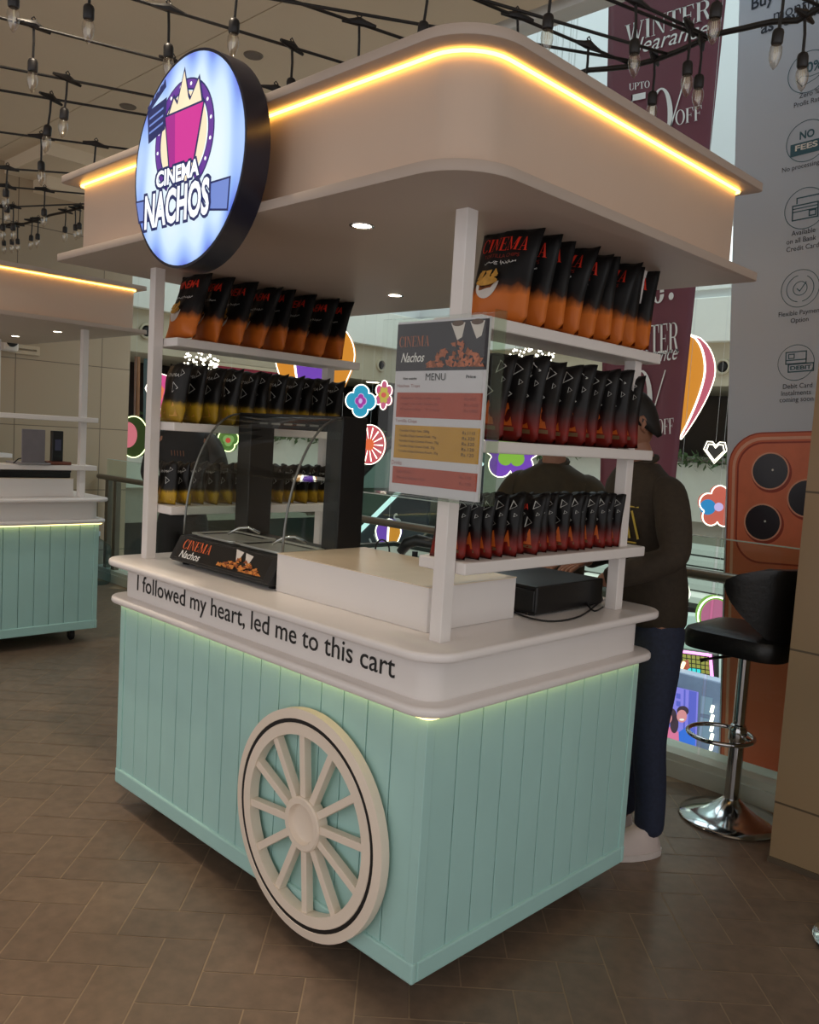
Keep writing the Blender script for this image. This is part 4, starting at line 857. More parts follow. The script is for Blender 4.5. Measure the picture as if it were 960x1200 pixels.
neon('neon_petal', 'pink and orange neon petal glimpsed beside the corner post by the warmer', 'neon decoration', 186, 462, 2.8, [([(0, -26), (9, -6), (14, 10), (10, 22), (2, 24), (-10, 20), (-16, 6), (-8, -10)], (226, 84, 150), .9, 'petal'), ([(0, -16), (5, -4), (7, 6), (2, 12), (-6, 8), (-5, -4)], (240, 130, 90), .9, 'inner_petals')])
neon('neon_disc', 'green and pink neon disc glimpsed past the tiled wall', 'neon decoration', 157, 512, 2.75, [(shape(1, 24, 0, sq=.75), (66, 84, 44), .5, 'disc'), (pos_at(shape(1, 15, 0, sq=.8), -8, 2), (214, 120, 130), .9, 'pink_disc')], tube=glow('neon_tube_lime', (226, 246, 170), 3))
def gores(cols, R, H):
    """upright hot-air balloon outline and its coloured stripes"""
    prof = [(-1+2*i/20) for i in range(21)]
    def rad(y): return R*(max(0, 1-((y-.25)/.75)**2)**.5 if y > .25 else 1-.78*((.25-y)/1.25)**1.5)
    L_ = [(-rad(y), y*H) for y in prof]; Rr = [(rad(y), y*H) for y in prof]
    body = L_[::-1]+Rr[1:-1] if False else Rr+L_[::-1][1:-1]
    st = []
    n = len(cols)
    for i, c in enumerate(cols):
        f0, f1 = -1+2*i/n, -1+2*(i+1)/n; s0, s1 = math.sin(f0*PI/2), math.sin(f1*PI/2)
        st.append(([(s1*rad(y), y*H) for y in prof]+[(s0*rad(y), y*H) for y in prof[::-1]], c))
    return body, st
def balloon(label, u, v, Y, R, H, cols, e=.8):
    body, st = gores(cols, R, H)
    def ex(t, M, k):
        for p, c in st:
            mb = MB(M); mb.f([mb.v((a*k, -.004, b*k)) for a, b in p]); out('gore', mb, glow('neon_%d_%d_%d' % c, c, e), t, keepn=True)
        for i in range(1, len(cols)):
            p = st[i][0][len(st[i][0])//2:]; mb = MB(M); mb.tube([(a*k, -.012, b*k) for a, b in p], max(.008, k*1.2), 6); out('neon_outline', mb, TUBE, t, smooth=True)
    return neon('neon_balloon', label, 'neon decoration', u, v, Y, [(body, cols[0], e, 'envelope')], extra=ex)
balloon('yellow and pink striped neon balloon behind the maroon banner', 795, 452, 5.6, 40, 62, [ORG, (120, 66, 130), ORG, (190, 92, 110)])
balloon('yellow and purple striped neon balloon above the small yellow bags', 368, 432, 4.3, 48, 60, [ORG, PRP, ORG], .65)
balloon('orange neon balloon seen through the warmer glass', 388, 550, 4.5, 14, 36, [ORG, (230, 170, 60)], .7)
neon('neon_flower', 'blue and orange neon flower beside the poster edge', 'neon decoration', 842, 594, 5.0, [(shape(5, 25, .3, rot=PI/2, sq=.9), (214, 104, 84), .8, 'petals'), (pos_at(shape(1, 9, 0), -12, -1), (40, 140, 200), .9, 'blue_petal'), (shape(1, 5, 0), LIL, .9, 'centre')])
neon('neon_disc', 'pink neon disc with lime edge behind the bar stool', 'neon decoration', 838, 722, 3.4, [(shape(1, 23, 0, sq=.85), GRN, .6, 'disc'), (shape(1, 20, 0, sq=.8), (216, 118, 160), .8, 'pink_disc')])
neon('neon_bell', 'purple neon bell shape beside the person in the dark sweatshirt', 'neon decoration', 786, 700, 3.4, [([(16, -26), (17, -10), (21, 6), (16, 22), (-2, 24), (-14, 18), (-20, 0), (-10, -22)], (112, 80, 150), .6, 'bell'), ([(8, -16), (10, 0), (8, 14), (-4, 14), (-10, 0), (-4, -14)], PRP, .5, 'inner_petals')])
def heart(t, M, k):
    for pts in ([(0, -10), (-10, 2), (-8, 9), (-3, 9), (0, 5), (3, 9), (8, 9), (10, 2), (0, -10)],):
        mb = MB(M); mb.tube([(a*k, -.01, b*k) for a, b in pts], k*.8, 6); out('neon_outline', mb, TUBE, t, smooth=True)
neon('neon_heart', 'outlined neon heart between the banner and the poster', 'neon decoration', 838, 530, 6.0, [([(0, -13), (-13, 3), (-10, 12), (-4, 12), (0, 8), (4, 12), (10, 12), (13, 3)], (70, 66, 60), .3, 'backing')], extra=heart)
# blue LED lettering with a curtain of tiny lights over it
c = at(238, 438, 1, 3.1); k = (c-CAM).dot(_f)/1000; M = Matrix.Translation(c) @ Matrix.Rotation(PHI, 4, 'Z')
t = thing('led_sign', 'blocky blue LED sign glowing above the yellow chip bags', 'sign', c)
out('backing', MB(M).box(-30*k, 30*k, 0, .05, -7*k, 7*k), INK, t)
r_ = random.Random(2); mb = MB(M)
for q in range(16):
    x = -27+3.5*q; h = r_.choice((4, 5.5, 6)); mb.box(x*k, (x+1.7)*k, -.03, 0, -5*k, (-5+h*1.6)*k)
    if q % 2: mb.box(x*k, (x+3.2)*k, -.03, 0, r_.uniform(-4, 2)*k, r_.uniform(2.5, 4)*k)
out('led_letters', mb, glow('led_blue', (84, 84, 250), 2.2), t)
mb = MB(M); mb.box(-24*k, -8*k, -.034, -.03, -5*k, 5*k); out('led_patch', mb, glow('led_violet', (150, 70, 220), 1.2), t)
out('suspension_wire', MB().tube([c+Vector((0, 0, 7*k)), (c.x, c.y, 8.9)], .0012, 4), PALE, t)
SPK = glow('fairy_light', (255, 250, 228), 7)
for (u, v, Y, n, su, sv, lb) in ((236, 424, 2.95, 60, 20, 11, 'curtain of tiny white fairy lights above the blue LED sign'), (622, 420, 5.0, 90, 28, 12, 'curtain of tiny white fairy lights above the red chip bags')):
    mb = MB(); cw = MB(); c0 = at(u, v, 1, Y); sr_ = .0022*(at(u, v, 1, Y)-CAM).dot(_f)*.55
    for q in range(n):
        p = at(u+r_.uniform(-su, su), v+r_.uniform(-sv, sv), 1, Y+r_.uniform(-.2, .2)); mb.sphere(p, sr_, seg=6, rings=4)
        if q % 5 == 0: cw.tube([p, (p.x, p.y, 8.9)], .0015, 4)
    tt = thing('fairy_light_curtain', lb, 'fairy lights', c0); o = out('tiny_light', mb, SPK, tt); o['kind'] = 'stuff'; o = out('wire', cw, STEEL, tt); o['kind'] = 'stuff'
# ------------------------------------------------------------------ lower atrium: lit screen, kiosk pieces, escalator, planter
area('lower_hall_fill', (-2.4, 4.9, .25), 6.0, 150, (1.0, .97, .9), sizey=4.0)  # added fill lamp in mid-air, no fixture; brightens the dark lower atrium
def quadpx(mb, us, Y, d=0., th=.0):
    ps = [at(u, v, 1, Y) for u, v in us]; ps = [Vector((p.x, p.y-d, p.z)) for p in ps]
    return mb.prism(ps, (0, th, 0)) if th else mb.f([mb.v(p) for p in ps])
SY = 4.2
t = thing('advert_screen', 'bright violet-blue advert screen showing three smiling people beyond the railing', 'screen', at(800, 885, 1, SY))
S = lambda u, v, d=.004: (lambda p: Vector((p.x, p.y-d, p.z)))(at(u, v, 1, SY))
def s_art(name, polys, col, e=.9, d=.004):
    mb = MB()
    for p in polys: mb.f([mb.v(S(u, v, d)) for u, v in p])
    return out(name, mb, glow('screen_%d_%d_%d' % col, col, e), t, keepn=True)
mb = MB(); quadpx(mb, [(758, 778), (846, 800), (842, 915), (756, 888)], SY, 0, .12); out('screen_case', mb, mat('screen_case_blue_grey', (92, 106, 138), .4), t, bevel=.01)
s_art('display', [[(772, 800), (819, 811), (816, 883), (766, 870)]], (140, 128, 236), .9, .003)
s_art('picture_building', [[(775+9*i, 808+9*j+2*i), (780+9*i, 809+9*j+2*i), (780+9*i, 815+9*j+2*i), (775+9*i, 814+9*j+2*i)] for i in range(3) for j in range(2)] + [[(802, 808), (804, 808), (803, 860), (801, 860)], [(808, 809), (817, 811), (815, 872), (806, 870)]], (96, 100, 216), .8, .005)
oval = lambda cx, cy, rx, ry: arc(cx, cy, rx, ry, 0, 345, 20)
s_art('picture_clothes', [[(768, 850), (776, 842), (784, 848), (790, 876), (766, 871)]], (222, 150, 226), .9, .006)
s_art('picture_clothes', [[(796, 858), (806, 851), (816, 860), (815, 884), (794, 878)]], (46, 110, 224), .9, .007)
s_art('picture_clothes', [[(780, 856), (788, 850), (796, 858), (797, 877), (782, 874)]], (232, 116, 160), .9, .008)
s_art('picture_hair', [oval(775, 829, 6, 8), oval(786, 838, 8, 9), oval(791, 848, 5, 11), oval(801, 833, 7, 6)], (70, 44, 66), .6, .009)
s_art('picture_face', [oval(773, 833, 5, 7), oval(783, 841, 5.5, 7), oval(800, 839, 6, 7.5)], (226, 142, 150), .9, .010)
s_art('picture_smile', [oval(800, 843, 3, 1.2), oval(782, 845, 2.2, 1)], (250, 240, 240), 1, .011)
s_art('window_picture', [[(822, 815), (836, 818), (834, 838), (821, 836)], [(821, 840), (834, 843), (832, 868), (819, 865)]], (134, 160, 190), .6, .004)
mb = MB()
for k in range(7): mb.tube([S(838+.2*k*-1, 826+11*k, .03), S(836-.2*k, 834+11*k, .03)], .012, 6)
o = out('neon_dash', mb, TUBE, t)
def box_px(name, label, cat, pts, Y, th, m, extra=None, pole=True):
    ps = [at(u, v, 1, Y) for u, v in pts]; c = sum(ps, Vector())/len(ps); t = thing(name, label, cat, c)
    out('panel', MB().prism(ps, (0, th, 0)), m, t, bevel=.01)
    if extra: extra(t, Y)
    return t
def grid_x(t, Y):
    F = lambda a, b, d: (lambda p: Vector((p.x, p.y-d, p.z)))(at(789+(832-789)*a+1.5*b, 764+(770-764)*a+36*b, 1, Y))
    for i in range(8):
        for j in range(7):
            cy = math.hypot(i-3.5, j-4)
            mb = MB(); mb.f([mb.v(F((i+a)/8, (j+b)/7, .006)) for a, b in ((.1, .9), (.9, .9), (.9, .1), (.1, .1))])
            out('light_cell', mb, glow('cell_cyan', (50, 220, 226), 1.0) if cy < 1.9 else glow('cell_yellow', (190, 186, 84), .55), t, keepn=True)
    mb = MB(); mb.tube([F(a, b, .02) for a, b in ((-.07, 1.05), (-.07, -.07), (1.05, -.08), (1.08, 1.05))], .014, 6); out('neon_outline', mb, glow('neon_tube_pink', (240, 130, 220), 3), t, smooth=True)
    mb = MB(); mb.tube([F(.5, 1, 0), at(812, 900, 1, Y)], .03, 6); out('stand', mb, DARKM, t)
box_px('light_grid', 'pink-framed grid of yellow and cyan light cells above the advert screen', 'sign', [(785, 759), (838, 767), (838, 810), (786, 804)], 4.8, .08, INK, grid_x)
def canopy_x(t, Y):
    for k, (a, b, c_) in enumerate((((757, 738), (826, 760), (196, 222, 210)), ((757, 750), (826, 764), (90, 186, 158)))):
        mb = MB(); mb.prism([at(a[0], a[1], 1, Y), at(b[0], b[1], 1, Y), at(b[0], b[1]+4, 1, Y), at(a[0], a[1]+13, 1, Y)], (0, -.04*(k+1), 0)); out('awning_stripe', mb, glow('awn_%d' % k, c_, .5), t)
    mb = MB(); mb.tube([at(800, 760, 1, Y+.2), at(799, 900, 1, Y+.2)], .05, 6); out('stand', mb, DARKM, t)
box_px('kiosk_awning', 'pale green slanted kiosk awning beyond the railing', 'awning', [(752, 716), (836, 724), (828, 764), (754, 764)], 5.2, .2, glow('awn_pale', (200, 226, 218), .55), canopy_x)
c = at(777, 790, 1, 4.0); k = (c-CAM).dot(_f)/1000
t = thing('round_badge', 'small round lilac-white badge sign beside the jeans', 'sign', c)
out('badge_disc', MB(Matrix.Translation(c) @ Matrix.Rotation(PHI, 4, 'Z')).lathe([(0, .03), (12*k, .03), (12*k, -.005), (0, -.005)], (0, 0, 0), 28, 'y'), glow('badge_white', (214, 206, 240), .8), t, smooth='auto')
out('badge_ring', MB(Matrix.Translation(c) @ Matrix.Rotation(PHI, 4, 'Z')).tube([(11.5*k*math.cos(a), -.01, 11.5*k*math.sin(a)) for a in [2*PI*i/28 for i in range(28)]], .008, 6, True), TUBE, t, smooth=True)
out('stand', MB().tube([(c.x, c.y+.02, c.z-11*k), (c.x, c.y+.02, -4.6)], .02, 6), DARKM, t)
t = thing('neon_arrow', 'orange and white neon corner line above the advert screen', 'neon decoration', at(784, 790, 1, 4.4))
mb = MB(); mb.tube([at(u, v, 1, 4.4) for u, v in ((782, 762), (786, 780), (787, 790), (798, 785), (802, 776))], .014, 6); out('neon_outline', mb, glow('neon_tube_orange', (255, 190, 150), 3), t, smooth=True)
mb = MB(); mb.prism([at(u, v, 1, 4.45) for u, v in ((779, 758), (786, 760), (790, 786), (803, 774), (805, 784), (786, 797))], (0, .05, 0)); out('backing', mb, glow('arrow_red', (200, 84, 50), .6), t)
# escalator across the void
t = thing('escalator', 'dark-sided escalator with pale glass balustrade rising across the atrium', 'escalator', at(440, 600, 1, 5.6))
e0, e1 = at(395, 640, 1, 5.8), at(505, 530, 1, 5.8); dv = Vector((0, 1.0, 0))
for nm, lo, hi, m_ in (('side_panel', -.95, -.12, mat('escalator_dark', (44, 50, 58), .35)), ('glass_balustrade', -.10, .62, glass('escalator_glass', (206, 226, 224), .8))):
    q = [e0+Vector((0, 0, lo)), e1+Vector((0, 0, lo)), e1+Vector((0, 0, hi)), e0+Vector((0, 0, hi))]
    for y in (0, .95): out(nm, MB().prism([p+Vector((0, y, 0)) for p in q], (0, .05, 0)), m_, t)
for y in (.02, .98):
    out('handrail', MB().tube([e0+Vector((0, y, .66)), e1+Vector((0, y, .66))], .045, 8), RUBBER, t, smooth=True)
    out('lit_skirt', MB().tube([e0+Vector((0, y-.03, -.11)), e1+Vector((0, y-.03, -.11))], .03, 6), glow('escalator_light', (190, 226, 224), 1.2), t)
mb = MB(); n = 14
for i in range(n):
    a, b = e0.lerp(e1, i/n), e0.lerp(e1, (i+1)/n); mb.box(a.x, b.x, a.y+.05, a.y+.95, a.z-.4, b.z-.22)
out('step_band', mb, STEEL, t)
dirv = (e1-e0).normalized(); upv = Vector((-dirv.z, 0, dirv.x))
if upv.z < 0: upv = -upv
mb = MB(); write(mb, 'LBROS', e0.lerp(e1, .28)+upv*-.42+Vector((0, -.006, 0)), dirv*.62, upv*.16, bold=.02); write(mb, 'A', e0.lerp(e1, .10)+upv*-.2+Vector((0, -.006, 0)), dirv*.16, upv*.17, bold=.02)
out('lettering', mb, mat('advert_grey_ink', (190, 196, 200), .5), t, keepn=True)
# planter box beyond the railing
c = at(462, 652, 1, 2.9); 
t = thing('planter_box', 'beige planter box with a black rim beyond the railing', 'planter', (c.x, 2.9, c.z-.25))
out('box_body', MB().hexa([(c.x-.30, 2.75, c.z-.42), (c.x+.30, 2.75, c.z-.42), (c.x+.30, 3.2, c.z-.42), (c.x-.30, 3.2, c.z-.42)], [(c.x-.36, 2.7, c.z+.02), (c.x+.36, 2.7, c.z+.02), (c.x+.36, 3.25, c.z+.02), (c.x-.36, 3.25, c.z+.02)]), mat('planter_beige', (190, 180, 166), .5), t, bevel=.01)
out('rim', MB().ring([(c.x-.38, 2.68, c.z+.02), (c.x+.38, 2.68, c.z+.02), (c.x+.38, 3.27, c.z+.02), (c.x-.38, 3.27, c.z+.02)], [(c.x-.32, 2.74, c.z+.02), (c.x+.32, 2.74, c.z+.02), (c.x+.32, 3.21, c.z+.02), (c.x-.32, 3.21, c.z+.02)], (0, 0, .03)), BLACK, t)
out('soil', MB().box(c.x-.33, c.x+.33, 2.73, 3.22, c.z-.01, c.z+.005), mat('pale_gravel', (176, 174, 166), .8, var=.3, scale=40), t)
out('pedestal', MB().box(c.x-.2, c.x+.2, 2.85, 3.1, -4.6, c.z-.42), PARA, t)
balloon('small purple and yellow neon dome above the planter', 455, 628, 3.6, 15, 20, [PRP, ORG], .7)

# lower-level shops glowing through the railing
for i, (xa, xb, col, e, lb) in enumerate(((-7.2, -5.4, (240, 226, 190), .8, 'warm lit shop window on the lower floor, farthest along'), (-5.0, -3.4, (214, 190, 210), .5, 'lilac lit shop window on the lower floor'), (-3.0, -1.2, (210, 226, 220), .7, 'cool white shop window on the lower floor'))):
    t = thing('shop_window', lb, 'shop window', ((xa+xb)/2, GY+.5, -3.0))
    out('lit_pane', MB().box(xa, xb, GY+.5, GY+.54, -4.3, -.6), glow('shopglow_%d' % i, col, e), t)
    out('frame', MB().ring([(xa-.08, GY+.46, -4.4), (xb+.08, GY+.46, -4.4), (xb+.08, GY+.46, -.5), (xa-.08, GY+.46, -.5)], [(xa, GY+.46, -4.3), (xb, GY+.46, -4.3), (xb, GY+.46, -.6), (xa, GY+.46, -.6)], (0, .1, 0)), DARKM, t)
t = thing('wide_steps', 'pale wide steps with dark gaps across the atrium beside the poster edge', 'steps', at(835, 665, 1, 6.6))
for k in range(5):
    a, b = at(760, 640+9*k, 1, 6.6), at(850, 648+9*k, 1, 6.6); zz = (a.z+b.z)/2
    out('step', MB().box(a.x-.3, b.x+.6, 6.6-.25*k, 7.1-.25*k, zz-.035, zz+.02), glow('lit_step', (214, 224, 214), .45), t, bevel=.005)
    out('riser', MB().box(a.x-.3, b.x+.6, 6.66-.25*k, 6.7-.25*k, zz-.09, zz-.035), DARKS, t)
# garden court glimpsed beside the tiled wall
t = thing('green_banner_panel', 'tall teal panel glimpsed between the tiled wall and the corner post', 'panel', at(172, 470, 1, 2.9))
mb = MB(); quadpx(mb, [(168, 420), (178, 421), (178, 520), (167, 519)], 2.9, 0, .06); out('panel', mb, mat('teal_panel', (44, 108, 110), .5), t, bevel=.01)
mb = MB(); mb.tube([at(161, 418, 1, 2.95), at(160, 490, 1, 2.95)], .03, 10); out('wooden_post', mb, mat('warm_wood', (150, 104, 70), .5), t)

# ------------------------------------------------------------------ bar stool by the column
sx, sy = .005, 1.876
t = thing('bar_stool', 'black padded bar stool on a chrome trumpet base beside the tiled column', 'stool', (sx, sy, 0))
out('base', MB().lathe([(0, .002), (.198, .002), (.202, .008), (.197, .014), (.15, .026), (.10, .045), (.06, .068), (.038, .088), (.034, .092), (0, .092)], (sx, sy, 0), 56), CHROME, t, smooth='auto')
out('column', MB().lathe([(.030, .085), (.030, .40), (.024, .405), (.024, .705)], (sx, sy, 0), 28), CHROME, t, smooth='auto')
out('collar', MB().lathe([(.034, .335), (.036, .34), (.036, .385), (.034, .39)], (sx, sy, 0), 24), CHROME, t, smooth='auto')
fc = Vector((sx-.045, sy-.06, .36)); ring_ = [fc+Vector((.128*math.cos(a), .128*math.sin(a), 0)) for a in [2*PI*k/40 for k in range(40)]]
fr_ = out('foot_ring', MB().tube(ring_, .009, 10, True), CHROME, t, smooth=True)
for a in (.1, 1.5): out('foot_ring_arm', MB().tube([fc+Vector((.128*math.cos(a), .128*math.sin(a), 0)), (sx, sy, .36)], .008, 8), CHROME, fr_, smooth=True)
out('lever', MB().tube([(sx-.02, sy-.02, .69), (sx-.11, sy-.10, .665), (sx-.135, sy-.115, .655)], [.006, .006, .009], 8), BLACK, t, smooth=True)
LEATH = mat('black_leatherette', (17, 16, 16), .38, var=.1, scale=60, bump=.1)
out('seat_plate', MB().box(sx-.09, sx+.09, sy-.09, sy+.09, .700, .712), BLACK, t)
out('seat', MB().loops([rrect(sx-.205+i, sx+.205-i, sy-.20+i, sy+.20-i, .09-i*.5, z, 8) for i, z in ((.03, .712), (.006, .718), (0, .735), (0, .775), (.008, .792), (.03, .802), (.08, .808))]), LEATH, t, smooth='auto')
BA = -.30; bk = MB(); n = 22; LO, LI = [], []
rows = []
for j in range(11):
    f = j/10; z = .79+.285*f; hw = (.34+.66*math.sin(min(1, f*1.25)*PI/2))*max(.05, 1-max(0, (f-.7)/.3)**2.6*.55)
    R = .212+.02*f
    o_ = [Vector((sx+R*math.cos(a), sy+R*math.sin(a), z)) for a in [BA+hw*(-1.35+2.7*k/n) for k in range(n+1)]]
    i_ = [Vector((sx+(R-.038)*math.cos(a), sy+(R-.038)*math.sin(a), z)) for a in [BA+hw*(-1.30+2.6*k/n) for k in range(n+1)]]
    rows.append(o_+i_[::-1])
bk.loops(rows)
out('backrest', bk, LEATH, t, smooth='auto')
# second stool, only its base edge in view beside the frame
b2 = at(952, 1100, 2, 0); bx2, by2 = b2.x+.178, b2.y+.10
t2 = copy_tree(t); t2.location = (bx2, by2, 0); t2.rotation_euler = (0, 0, .9); t2['label'] = 'bar stool mostly out of frame, chrome base edge in front of the column'
for o in (t, t2): o['group'] = 'bar stools'

# ------------------------------------------------------------------ things on and around the farther cart
X2 = -4.02
t = thing('laptop', 'open silver laptop on the lowest shelf of the farther cart', 'laptop', (X2-.08, .55, 1.178))
def shelf_pt(u, v): return at(u, v, 0, X2-.08)
a, b = shelf_pt(18, 545), shelf_pt(45, 545)
out('keyboard_base', MB().box(X2-.19, X2+.02, a.y-.02, b.y+.04, 1.1795, 1.192), mat('laptop_silver', (150, 146, 148), .4, .3), t, bevel=.004)
out('screen_lid', MB().hexa([(X2+.012, a.y, 1.192), (X2+.012, b.y, 1.192), (X2+.02, b.y, 1.192), (X2+.02, a.y, 1.192)], [(X2+.06, a.y-.02, 1.40), (X2+.06, b.y-.02, 1.40), (X2+.068, b.y-.02, 1.40), (X2+.068, a.y-.02, 1.40)]), mat('laptop_lid', (134, 128, 134), .4, .2), t, bevel=.003)
t = thing('payment_tower', 'slim black upright device with a red-brown foot on the farther cart', 'device', (X2-.07, .74, 1.178))
a = at(66, 540, 0, X2-.07)
out('tower', MB().box(X2-.09, X2-.05, a.y-.035, a.y+.035, 1.20, 1.395), BLACK, t, bevel=.004)
out('tower_screen', MB().box(X2-.05, X2-.0485, a.y-.02, a.y+.02, 1.27, 1.34), mat('dim_screen', (70, 72, 96), .3), t)
out('foot', MB().box(X2-.12, X2-.0, a.y-.08, a.y+.07, 1.1795, 1.20), mat('red_brown_wood', (112, 62, 44), .5), t, bevel=.004)
pts = [shelf_pt(u, v)+Vector((.05, 0, 0)) for u, v in ((12, 545), (18, 537), (24, 536), (40, 537), (48, 540), (56, 545))]
for p in pts: p.z = max(p.z, 1.184)
tag(out('laptop_cable', MB().tube(pts, .004, 6), RUBBER, smooth=True), 'black cable lying around the laptop on the farther cart', 'cable')
t = thing('riser_box', 'plain cream box on the counter of the farther cart', 'box', (X2-.2, .65, .97))
out('box_body', MB().box(X2-.60, X2-.06, .37, .895, .9705, 1.088), WHITEP, t, bevel=.003)
out('lid_panel', MB().box(X2-.601, X2-.059, .369, .896, 1.088, 1.091), mat('cream_laminate', (232, 214, 188), .22), t)
t = thing('black_case', 'flat black case on top of the cream box of the farther cart', 'case', (X2-.2, .65, 1.09))
out('case_body', MB().box(X2-.45, X2-.07, .42, .88, 1.0915, 1.142), BLACK, t, bevel=.006)
out('case_lid', MB().box(X2-.452, X2-.068, .418, .882, 1.128, 1.1435), mat('case_lid_black', (26, 25, 27), .35), t, bevel=.003)
# water bottle at the foot of the wall
bxp = (-5.98, 1.96)
t = thing('water_bottle', 'large clear water-cooler bottle standing on the floor behind the farther cart', 'bottle', (*bxp, 0))
out('bottle_body', MB().lathe([(0, .002), (.12, .002), (.135, .02), (.135, .09), (.128, .10), (.135, .11), (.135, .21), (.128, .22), (.135, .23), (.135, .30), (.12, .35), (.05, .40), (.03, .41), (.03, .44)], (*bxp, 0), 28), glass('bottle_plastic', (216, 232, 238), .86, .08), t, smooth='auto')
out('cap', MB().lathe([(0, .435), (.034, .435), (.034, .475), (0, .475)], (*bxp, 0), 20), mat('cap_white_blue', (196, 212, 224), .4), t, smooth='auto')
# camera on the tiled wall
cpt = at(10, 398, 0, -6.32)
t = thing('security_camera', 'white wall security camera with black lens above the farther cart', 'camera', (-6.34, cpt.y, cpt.z))
out('housing', MB().box(-6.35, -6.24, cpt.y-.06, cpt.y+.06, cpt.z-.10, cpt.z+.08), mat('camera_white', (226, 222, 216), .4), t, bevel=.02, bseg=3)
out('lens', MB().lathe([(0, 0), (.045, 0), (.04, .03), (0, .045)], (-6.24, cpt.y, cpt.z-.02), 20, 'x'), INK, t, smooth='auto')
mb = MB(); a, b = at(6, 402, 0, -6.345), at(46, 417, 0, -6.345)
mb.ring([(-6.35, a.y, b.z), (-6.35, b.y, b.z), (-6.35, b.y, a.z), (-6.35, a.y, a.z)], [(-6.35, a.y+.03, b.z+.03), (-6.35, b.y-.03, b.z+.03), (-6.35, b.y-.03, a.z-.03), (-6.35, a.y+.03, a.z-.03)], (.02, 0, 0)); struct('trim_13', mb, mat('wall_hatch_frame', (196, 178, 152), .4))

# ------------------------------------------------------------------ strings of clear bulbs overhead
WIRE = mat('black_cable', (20, 18, 18), .5); FIL = glow('filament', (236, 220, 186), .35); SOCK = mat('socket_black', (24, 22, 24), .45)
ZW = 2.75; YC = .97
cpx = ((985, 2), (960, 8), (935, 24), (905, 27), (870, 36), (835, 43), (800, 58), (770, 68), (735, 76), (690, 82))
cpts = [at(u, v, 1, YC) for u, v in cpx]; last = cpts[-1]; lf = [at(u, v, 1, YC) for u, v in ((94, 243), (28, 262), (-20, 270))]
mid = [last.lerp(lf[0], k/6)-Vector((0, 0, .12*math.sin(PI*k/6))) for k in range(1, 6)]
main = cpts+mid+lf
def zc(x):
    for a, b in zip(main, main[1:]):
        if min(a.x, b.x) <= x <= max(a.x, b.x): return a.z+(b.z-a.z)*((x-a.x)/(b.x-a.x) if abs(b.x-a.x) > 1e-6 else 0)
    return 2.75
def hang(root, p, first=[None]):
    """one drop: socket on its lead with the bulb under it"""
    p = Vector(p)
    if first[0] is None:
        s = MB(p and Matrix.Translation(p)); s.tube([(0, 0, .006), (.003, 0, -.05), (0, 0, -.104)], .0042, 6)
        s.lathe([(.006, -.098), (.013, -.103), (.0155, -.110), (.0155, -.136), (.0135, -.140)], (0, 0, 0), 12)
        s.tube([(0, -.055, 0), (0, -.02, .003), (0, 0, .006), (0, .02, .003), (0, .055, 0)], [.005, .010, .014, .010, .005], 8); s.tube([(0, 0, .014), (0, .008, .022), (0, 0, .030), (0, -.008, .022), (0, 0, .014)], .0025, 5)
        me = out('socket', s, SOCK, None, smooth='auto'); me.location = (0, 0, 0)
        b = MB(Matrix.Translation(p)); b.lathe([(.011, -.138), (.016, -.150), (.0175, -.163), (.0155, -.178), (.009, -.196), (.001, -.206)], (0, 0, 0), 14); bo = out('bulb', b, BULBG, None, smooth=True)
        f = MB(Matrix.Translation(p)); 
        for dx in (-.005, 0, .005): f.tube([(dx, 0, -.146), (dx*1.2, .002, -.163), (dx*.6, 0, -.180)], .0009, 4)
        fo = out('filament', f, FIL, None)
        bo.parent = me; fo.parent = me; me.parent = root
        for o in (me, bo, fo):
            o.data.transform(Matrix.Translation(-p))
        me.location = p-root.location; first[0] = me; return
    c = copy_tree(first[0], root); c.location = p-root.location; c.rotation_euler = (RND.uniform(-.06, .06), RND.uniform(-.06, .06), RND.uniform(-.4, .4))
def string(label, a, b, nodes, z=ZW):
    """a straight string through two pixels at height z; nodes are pixels on it"""
    A, B = at(*a, 2, z), at(*b, 2, z); d = (B-A)/(B.y-A.y)
    p0, p1 = A+d*(-2.6-A.y), A+d*(YC-A.y); p1.z = zc(p1.x)
    t = thing('string_light', label, 'string light', p0, 'strings of bulbs overhead')
    P = [p0.lerp(p1, k/24) for k in range(25)]
    yb_ = [(min(1, max(0, (at(u, v, 2, z).y-p0.y)/(p1.y-p0.y)))) for u, v in nodes]
    for k, p in enumerate(P):
        p.z -= 0
    out('cable', MB().tube(P, .0048, 6), WIRE, t, smooth=True)
    for f in yb_: hang(t, p0.lerp(p1, f))
lb = 'string of clear bulbs overhead, '
string(lb+'out past the sign with two bulbs at the frame top', (0, -60), (106, -42), [(17, -57), (106, -42)], 2.75)
string(lb+'nearest one running behind the round sign', (0, 12), (180, 58), [(40, 22), (205, 63), (331, 92)], 2.75)
string(lb+'second one behind the round sign', (0, 83), (170, 117), [(80, 98)], 2.68)
string(lb+'third one behind the round sign', (0, 105), (165, 133), [(60, 115)], 2.70)
string(lb+'fourth one behind the round sign, above the canopy tip', (0, 145), (160, 165), [(45, 153), (115, 158)], 2.74)
string(lb+'passing level beyond the canopy tip', (0, 181), (110, 187), [(12, 180)], 2.78)
string(lb+'lower one just beyond the canopy tip', (0, 212), (72, 218), [(6, 214), (51, 217)], 2.78)
string(lb+'lowest one near the far common cable', (0, 233), (90, 228), [(3, 233), (21, 230)], 2.80)
string(lb+'above the canopy front with a bulb over the sign top', (177, 0), (320, 43), [(200, 5), (342, 50)], 2.75)
string(lb+'crossing above the canopy front edge', (343, 0), (472, 44), [(283, -25), (418, 28)], 2.75)
string(lb+'over the canopy near corner, one dark socket showing', (450, -40), (560, -8), [(503, -25)], 2.75)
string(lb+'beside the canopy near corner running to the banner', (570, 0), (690, 50), [(608, 15), (690, 50)], 2.75)
